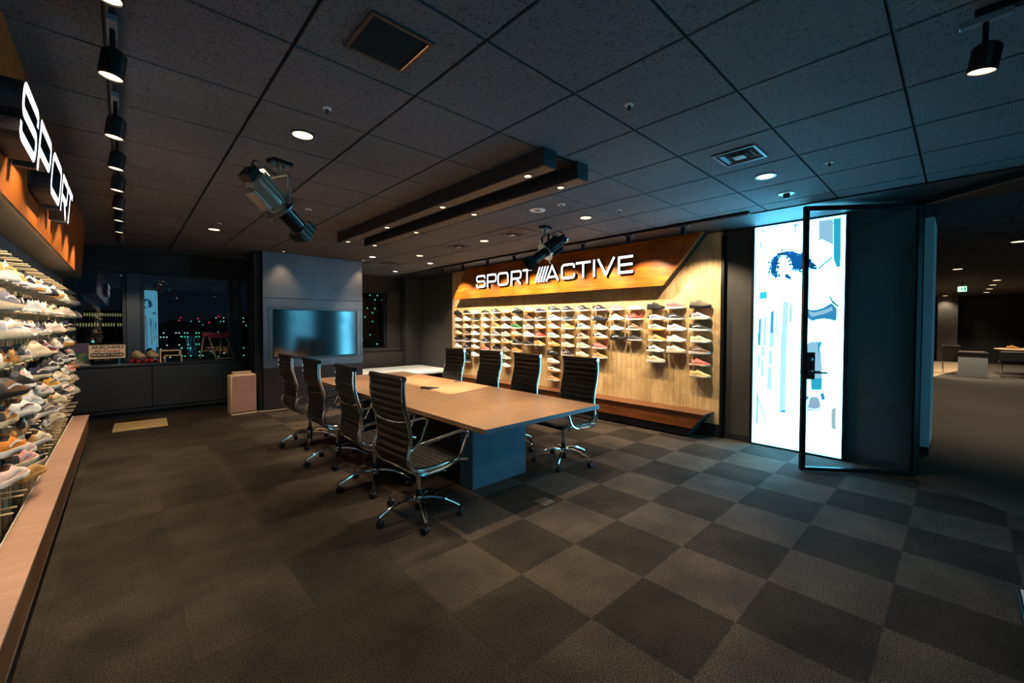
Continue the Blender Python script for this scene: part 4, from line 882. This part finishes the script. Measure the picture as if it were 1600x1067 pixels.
# ================================================================ LIT POSTERS
PW = emis('poster_white', (2.0, 10.5, 16), 1.0); PW2 = emis('poster_white_dim', (.5, 1.8, 2.6), 1.0)
INKS = {'blue': emis('poster_blue', (.006, .12, .42), 1), 'mid': emis('poster_mid', (.07, .44, .85), 1), 'pale': emis('poster_pale', (.50, .95, 1.25), 1), 'pale2': emis('poster_pale2', (.62, .86, .95), 1),
        'cyan': emis('poster_cyan', (.05, .68, 1.0), 1), 'dark': emis('poster_dark', (.012, .05, .09), 1), 'grey': emis('poster_grey', (.50, .78, .98), 1)}
ART = [('blue',[(1.551,2.091),(1.545,2.169),(1.556,2.233),(1.519,2.284),(1.459,2.329),(1.392,2.336),(1.326,2.328),(1.274,2.297),(1.222,2.275),(1.172,2.237),(1.146,2.189),(1.121,2.127),(1.127,2.11),(1.183,2.133),(1.22,2.122),(1.258,2.095),(1.29,2.111),(1.32,2.119),(1.337,2.194),(1.364,2.259),(1.404,2.297),(1.455,2.293),(1.474,2.24),(1.484,2.179),(1.494,2.125),(1.475,2.069),(1.477,2.041),(1.503,2.087),(1.53,2.076)]),('mid',[(1.477,2.206),(1.446,2.212),(1.446,2.206),(1.474,2.198)]),('mid',[(1.416,2.215),(1.377,2.217),(1.374,2.208),(1.414,2.206)]),('mid',[(1.453,2.126),(1.439,2.128),(1.442,2.112)]),('blue',[(1.405,2.07),(1.381,2.073),(1.347,2.035),(1.334,1.995),(1.367,2.013),(1.4,2.028)]),('mid',[(1.194,1.666),(1.15,1.643),(1.101,1.642),(1.029,1.665),(0.959,1.714),(0.933,1.688),(0.911,1.647),(0.91,1.561),(0.918,1.518),(0.968,1.536),(1.027,1.545),(1.087,1.536),(1.13,1.519),(1.161,1.546),(1.192,1.564)]),('pale',[(1.175,1.631),(1.113,1.615),(1.016,1.643),(0.952,1.677),(0.946,1.634),(1.016,1.599),(1.088,1.578),(1.136,1.564)]),('dark',[(0.981,1.794),(0.966,1.786),(0.948,1.742),(0.895,1.683),(0.891,1.661),(0.953,1.721)]),('cyan',[(1.664,1.872),(1.59,1.875),(1.589,1.792),(1.666,1.789)]),('cyan',[(0.953,2.635),(0.891,2.634),(0.886,2.204),(0.89,2.104),(0.919,2.107),(0.946,2.196)]),('dark',[(1.082,2.429),(0.955,2.593),(0.947,2.584),(1.077,2.413)]),('mid',[(1.084,2.112),(0.961,2.227),(0.955,2.215),(1.076,2.099)]),('pale',[(1.085,2.637),(0.957,2.629),(0.953,2.355),(1.082,2.446)]),('pale',[(1.416,1.745),(1.367,1.748),(1.372,1.23),(1.429,1.228)]),('pale',[(1.434,1.38),(1.375,1.38),(1.377,0.47),(1.437,0.461)]),('mid',[(1.428,0.462),(1.377,0.47),(1.366,0.442),(1.43,0.435)]),('mid',[(1.671,1.54),(1.643,1.553),(1.649,1.219),(1.674,1.218)]),('mid',[(1.68,1.375),(1.654,1.376),(1.661,1.238),(1.679,1.246)]),('pale',[(1.611,1.569),(1.586,1.577),(1.592,1.222),(1.623,1.22)]),('mid',[(1.544,1.624),(1.509,1.647),(1.513,1.225),(1.55,1.223)]),('pale',[(1.552,1.378),(1.516,1.378),(1.519,1.204),(1.549,1.19)]),('pale',[(1.482,1.622),(1.468,1.627),(1.476,1.332),(1.49,1.331)]),('pale',[(1.635,1.215),(1.602,1.208),(1.604,1.08),(1.636,1.086)]),('pale',[(1.557,1.17),(1.517,1.156),(1.521,0.997),(1.56,1.001)]),('mid',[(1.676,1.097),(1.662,1.097),(1.662,0.939),(1.674,0.941)]),('pale',[(1.635,1.062),(1.606,1.032),(1.609,0.846),(1.638,0.847)]),('pale',[(1.563,0.97),(1.523,0.95),(1.525,0.695),(1.57,0.698)]),('cyan',[(1.68,0.644),(1.665,0.638),(1.664,0.263),(1.682,0.26)]),('pale',[(1.665,0.597),(1.56,0.266),(1.569,0.261),(1.668,0.532)]),('dark',[(1.667,2.47),(1.653,2.481),(1.657,2.389),(1.666,2.406)]),('mid',[(1.675,2.391),(1.669,2.39),(1.667,1.876),(1.673,1.876)]),('mid',[(1.342,1.704),(1.329,1.712),(1.337,1.512),(1.35,1.512)]),('pale',[(1.169,1.264),(1.132,1.283),(1.037,1.289),(1.058,1.223),(1.041,1.106),(1.032,0.989),(1.029,0.797),(1.032,0.752),(1.124,0.739),(1.135,0.846),(1.155,1.009),(1.17,1.158)]),('cyan',[(1.077,1.267),(1.035,1.289),(1.055,1.209),(1.042,1.121),(1.069,1.178)]),('cyan',[(1.125,0.861),(1.031,0.886),(1.032,0.752),(1.124,0.739)]),('grey',[(1.135,0.65),(1.098,0.667),(1.061,0.66),(1.042,0.603),(1.041,0.551),(1.083,0.526),(1.133,0.527),(1.164,0.533),(1.152,0.565)]),('pale2',[(1.168,0.525),(1.132,0.518),(1.083,0.515),(1.041,0.537),(1.041,0.522),(1.095,0.503),(1.151,0.5)]),('mid',[(1.043,0.699),(1.014,0.722),(0.998,0.653),(1.024,0.632)]),('cyan',[(1.197,0.642),(1.154,0.67),(1.149,0.633),(1.184,0.61)]),('pale2',[(0.94,0.537),(0.9,0.58),(0.899,0.326),(0.937,0.34)]),('mid',[(1.328,2.632),(1.276,2.634),(1.279,2.619),(1.298,2.615),(1.303,2.533),(1.311,2.534),(1.312,2.614),(1.328,2.62)]),('pale',[(1.67,2.63),(1.615,2.631),(1.621,2.597),(1.663,2.601)]),('mid',[(1.594,2.631),(1.583,2.63),(1.584,2.616),(1.593,2.616)]),('mid',[(1.57,2.633),(1.559,2.633),(1.56,2.619),(1.569,2.619)]),('mid',[(1.548,2.636),(1.537,2.635),(1.538,2.622),(1.547,2.621)]),('mid',[(1.526,2.638),(1.515,2.638),(1.516,2.624),(1.524,2.624)]),('mid',[(1.501,2.64),(1.49,2.64),(1.492,2.626),(1.5,2.626)]),('mid',[(1.443,2.637),(1.432,2.636),(1.433,2.623),(1.441,2.623)])]
def poster(label, at, rz, w2=.44, cy=1.285, panel=None):
    t = thing('lightbox_poster', label, 'lit poster', at, rz)
    # local: face at x = 0 looking along -x, y along the wall
    m = MB(); m.box(-.02, .03, -w2-.03, -w2, 0, H-.01); m.box(-.02, .03, w2, w2+.03, 0, H-.01); m.box(-.02, .03, -w2, w2, 0, .02); m.box(-.02, .03, -w2, w2, H-.03, H-.01)
    m.build('lightbox_frame', BLKMET, t, smooth=0, bevel=.002)
    MB().box(0, .02, -w2, w2, .02, H-.03).build('lit_panel', panel or PW, t, smooth=0)
    m = MB(); keys = sorted(INKS); lay = 0
    for c, q in ART:
        lay += 1; m.c = keys.index(c); d = -.0015-.00004*lay
        m.add([(d, y-cy, z) for y, z in q], [tuple(range(len(q)))])
    rc = random.Random(5); hair = ART[0][1]
    for k in range(150):        # loose curls round the hair
        y, z = hair[k % len(hair)]; y2, z2 = hair[(k+1) % len(hair)]; f_ = rc.random(); y = y+(y2-y)*f_+rc.uniform(-.022, .022); z = z+(z2-z)*f_+rc.uniform(-.022, .022)
        r_ = rc.uniform(.006, .016); m.c = keys.index(rc.choice(['blue', 'blue', 'dark', 'mid'])); d = -.0040-.00002*k; n_ = 7
        m.add([(d, y-cy+r_*math.cos(a*2*PI/n_)*rc.uniform(.6, 1.2), z+r_*math.sin(a*2*PI/n_)*rc.uniform(.6, 1.2)) for a in range(n_)], [tuple(range(n_))])
    m.build('printed_photo', [INKS[k] for k in keys], t, smooth=0)
    return t
poster('tall glowing poster of a curly haired woman behind the open glass door', (5.690, 1.285, 0), 0)
poster('tall glowing poster standing behind the camera, mirrored in the night window', (.46, -1.26, 0), -PI/2, panel=PW2)
poster('tall glowing poster across the corridor, mirrored in the left half of the television', (5.45, -3.0, 0), -PI/2, panel=emis('poster_white_far', (.5, 2.6, 3.9), 1.0))
# ================================================================ GLASS DOOR
hx, hy = 5.664, .259; ex, ey = 4.983, 1.074; dl = math.hypot(ex-hx, ey-hy); da = math.atan2(ey-hy, ex-hx)
t = thing('door_1', 'open black framed glass door in front of the lit poster', 'glass door', (hx, hy, 0), da); t['kind'] = 'structure'
m = MB(); DZT = 2.655; s_ = .045
m.box(0, s_, -.02, .02, .008, DZT); m.box(dl-s_, dl, -.02, .02, .008, DZT); m.box(s_, dl-s_, -.02, .02, .008, .008+.035); m.box(s_, dl-s_, -.02, .02, DZT-.05, DZT)
m.build('door_frame', mat('door_black', '#14171a', .35, .4), t, smooth=0, bevel=.002)
MB().box(s_, dl-s_, -.005, .005, .043, DZT-.05).build('door_glass', glass('smoked_glass', (.79, .81, .82), 1.5), t, smooth=0)
m = MB()
for s in (-1, 1): m.box(dl-.115, dl-s_+.01, s*.006 if s > 0 else -.024, .024 if s > 0 else -.006, .93, 1.20)
m.build('lock_plate', BLKMET, t, smooth=0, bevel=.002)
for s in (-1, 1):
    h_ = MB(); h_.tube([(dl-.075, s*.02, 1.0), (dl-.075, s*.065, 1.0)], .011, 12); h_.tube([(dl-.075, s*.06, 1.0), (dl-.205, s*.06, 1.0)], .009, 10); h_.build('lever_handle', BLKMET, t)
    MB().lathe([(.024, 0), (.024, .008), (.01, .012)], 18, Matrix.Translation((dl-.075, s*.022, 1.0)) @ Matrix.Rotation(-s*PI/2, 4, 'X')).build('handle_rose', STEEL, t)
    MB().lathe([(.020, 0), (.020, .008), (.006, .011)], 18, Matrix.Translation((dl-.075, s*.022, 1.13)) @ Matrix.Rotation(-s*PI/2, 4, 'X')).build('lock_cylinder', STEEL, t)
MB().box(dl-.002, dl+.008, -.008, .008, .98, 1.03).build('latch', STEEL, t, smooth=0)
m = MB(); m.box(5.70, 5.80, .245, .2585, 0, H)
struct(m.build('door_2', BLKMET, smooth=0, bevel=.003), 'black upright door jamb at the hinge side of the glass door', 'door jamb')
# overhead glazing channel
m = MB(); m.M = Matrix.Translation((5.64, .22, 0)) @ Matrix.Rotation(math.atan2(-1.56, -1.35), 4, 'Z'); m.box(0, 2.0, -.03, .03, H-.06, H-.011)
struct(m.build('trim_4', BLKMET, smooth=0, bevel=.003), 'black overhead channel running from the door hinge along the ceiling', 'ceiling channel')
# leaning sign case at the right edge of the photo
t = thing('sign_case', 'dark flat case with a white lettered strip on the carpet at the right edge', 'case', (3.52, -.24, 0))
MB().box(-.9, 0, -.34, 0, 0, .05).build('case_body', mat('case_blue_black', '#14242e', .35, .3), t, smooth=0, bevel=.004)
MB().box(-.26, -.012, -.085, -.012, .05, .054).build('label_strip', WHITEP, t, smooth=0)
text(t, 'SKECHERS', .040, (-.135, -.048, .0545), INK, rot=(0, 0, PI), sx=1.1, ext=.0005)
# ================================================================ CORRIDOR THINGS
t = thing('exit_sign', 'small green and white running figure exit sign hanging in the corridor', 'exit sign', (16.5, -.045, 2.39), PI/2)
MB().box(-.085, .085, -.02, .02, 0, .14).build('sign_box', emis('exit_white', (.72, 1.0, .82), 1.3), t, smooth=0)
g = MB(); G = lambda p: [(x, .0215, z) for x, z in p]
g.add(G([(-.07, .02), (-.035, .02), (-.035, .12), (-.07, .12)]), [(0, 1, 2, 3)]); g.add(G([(.0, .09), (.02, .09), (.02, .11), (.0, .11)]), [(0, 1, 2, 3)]); g.add(G([(-.01, .05), (.02, .05), (.03, .088), (.0, .088)]), [(0, 1, 2, 3)])
g.add(G([(-.02, .02), (-.008, .02), (.01, .05), (-.005, .05)]), [(0, 1, 2, 3)]); g.add(G([(.02, .05), (.04, .025), (.045, .034), (.024, .06)]), [(0, 1, 2, 3)]); g.add(G([(.05, .06), (.075, .075), (.05, .09)]), [(0, 1, 2)])
g2 = MB(); g2.v = [(x, -y, z) for x, y, z in g.v]; g2.f = g.f; g2.m = g.m
GR = emis('exit_green', (.02, .55, .2), 1.0)
g.build('pictogram', GR, t, smooth=0); g2.build('pictogram', GR, t, smooth=0)
MB().tube([(0, 0, .14), (0, 0, .30)], .008, 8).build('hanger', BLKMET, t)
t = thing('reception_counter', 'white boxy counter with a dark top in the corridor', 'counter', (17.8, -.29, 0))
MB().box(0, .6, -.29, .29, 0, .60).build('white_front', mat('counter_white', '#9da3a2', .4), t, smooth=0, bevel=.005)
MB().box(-.02, .62, -.30, .30, .605, .70).build('counter_top', BLKPLA, t, smooth=0, bevel=.004)
MB().box(.05, .55, -.24, .27, .70, .725).build('desk_pad', mat('desk_pad', '#5d5146', .5), t, smooth=0)
SEATB = mat('lounge_black', '#1a1a1b', .5)
t = thing('lounge_chair', 'dark chair with a tilted back beside the white corridor counter', 'chair', (18.75, .15, 0), PI)
MB().box(-.25, .25, -.2, .2, .38, .46).build('seat', SEATB, t, bevel=.03, seg=3)
m = MB(); m.add([(.2, -.2, .42), (.26, -.2, .42), (.34, -.2, .88), (.28, -.2, .88), (.2, .2, .42), (.26, .2, .42), (.34, .2, .88), (.28, .2, .88)], [(0, 1, 2, 3), (4, 7, 6, 5), (0, 4, 5, 1), (1, 5, 6, 2), (2, 6, 7, 3), (3, 7, 4, 0)]); m.build('backrest', SEATB, t, bevel=.02)
for sx in (-.2, .2):
    for sy in (-.17, .17): MB().tube([(sx, sy, 0), (sx, sy, .4)], .015, 8).build('leg', CHROME, t)
def lounge_bench(x, y, w2, label):
    t = thing('lounge_bench', label, 'bench', (x, y, 0))
    MB().box(-.25, .25, -w2, w2, .36, .46).build('seat', SEATB, t, bevel=.025, seg=3); MB().box(-.30, -.22, -w2, w2, .45, .74).build('backrest', SEATB, t, bevel=.02)
    for s in (-1, 1): MB().tube(rnd([(-.24, s*(w2-.05), .45), (-.24, s*(w2-.05), .02), (.24, s*(w2-.05), .02), (.24, s*(w2-.05), .40)], .05), .017, 8).build('leg_frame', CHROME, t)
lounge_bench(18.75, -1.6, .78, 'black lounge bench with chrome frame legs in front of the corridor table')
t = thing('lounge_table', 'round-edged pale corridor table behind the black bench', 'table', (20.0, -1.65, 0))
MB().lathe([(.85, .735), (.9, .75), (.9, .765), (.85, .775)], 32).build('tabletop', mat('lounge_top', '#b79a72', .45), t); MB().tube([(0, 0, .03), (0, 0, .735)], .04, 12).build('pedestal', CHROME, t); MB().lathe([(.32, 0), (.3, .02), (.05, .04)], 24).build('base', BLKMET, t)
t = thing('sneaker', 'tan sneaker on the pale corridor table', 'sneaker', (19.9, -1.02, .775), -PI/2+.4)
for nm, me in SHOE['trainer']:
    o = D.objects.new(nm, me); C.objects.link(o); o.parent = t
    for k in range(len(o.material_slots)): o.material_slots[k].link = 'OBJECT'; o.material_slots[k].material = cloth('tan')
t = thing('wall_poster', 'cream panel with a dark picture on top, beside the pale wood floor', 'panel', (17, .51, 0))
MB().box(0, .05, -.02, .6, .02, 1.27).build('cream_board', mat('cream_board', '#d8c6a4', .5), t, smooth=0)
MB().box(0, .05, -.02, .6, 1.275, 1.70).build('picture_board', mat('picture_board', '#7d7a76', .5, var=.9, scale=8), t, smooth=0)
MB().box(-.02, .08, -.03, .62, 0, .02).build('foot', BLKMET, t, smooth=0)
# corridor downlights
CDL = [(9.45, -.568, 'corridor downlight nearest the glass door'), (13.1, .04, 'corridor downlight above the exit sign side'), (17.0, -.668, 'corridor downlight, first of the far row'), (18.86, -.668, 'corridor downlight, second of the far row'),
       (20.8, -.667, 'corridor downlight, third of the far row'), (22.85, -.665, 'corridor downlight, last of the far row'), (22.3, .56, 'corridor downlight washing the grey column')]
for x, y, l in CDL[:-1]: downlight(x, y, l, .075, LAMP, 240, (1, .84, .64), 110)
downlight(24.3, .40, CDL[-1][2], .075, LAMP, 70, (1, .84, .64), 110)
downlight(18.5, 1.6, 'corridor downlight over the pale wood floor patch', .075, LAMP, 420, (1, .84, .64), 120)
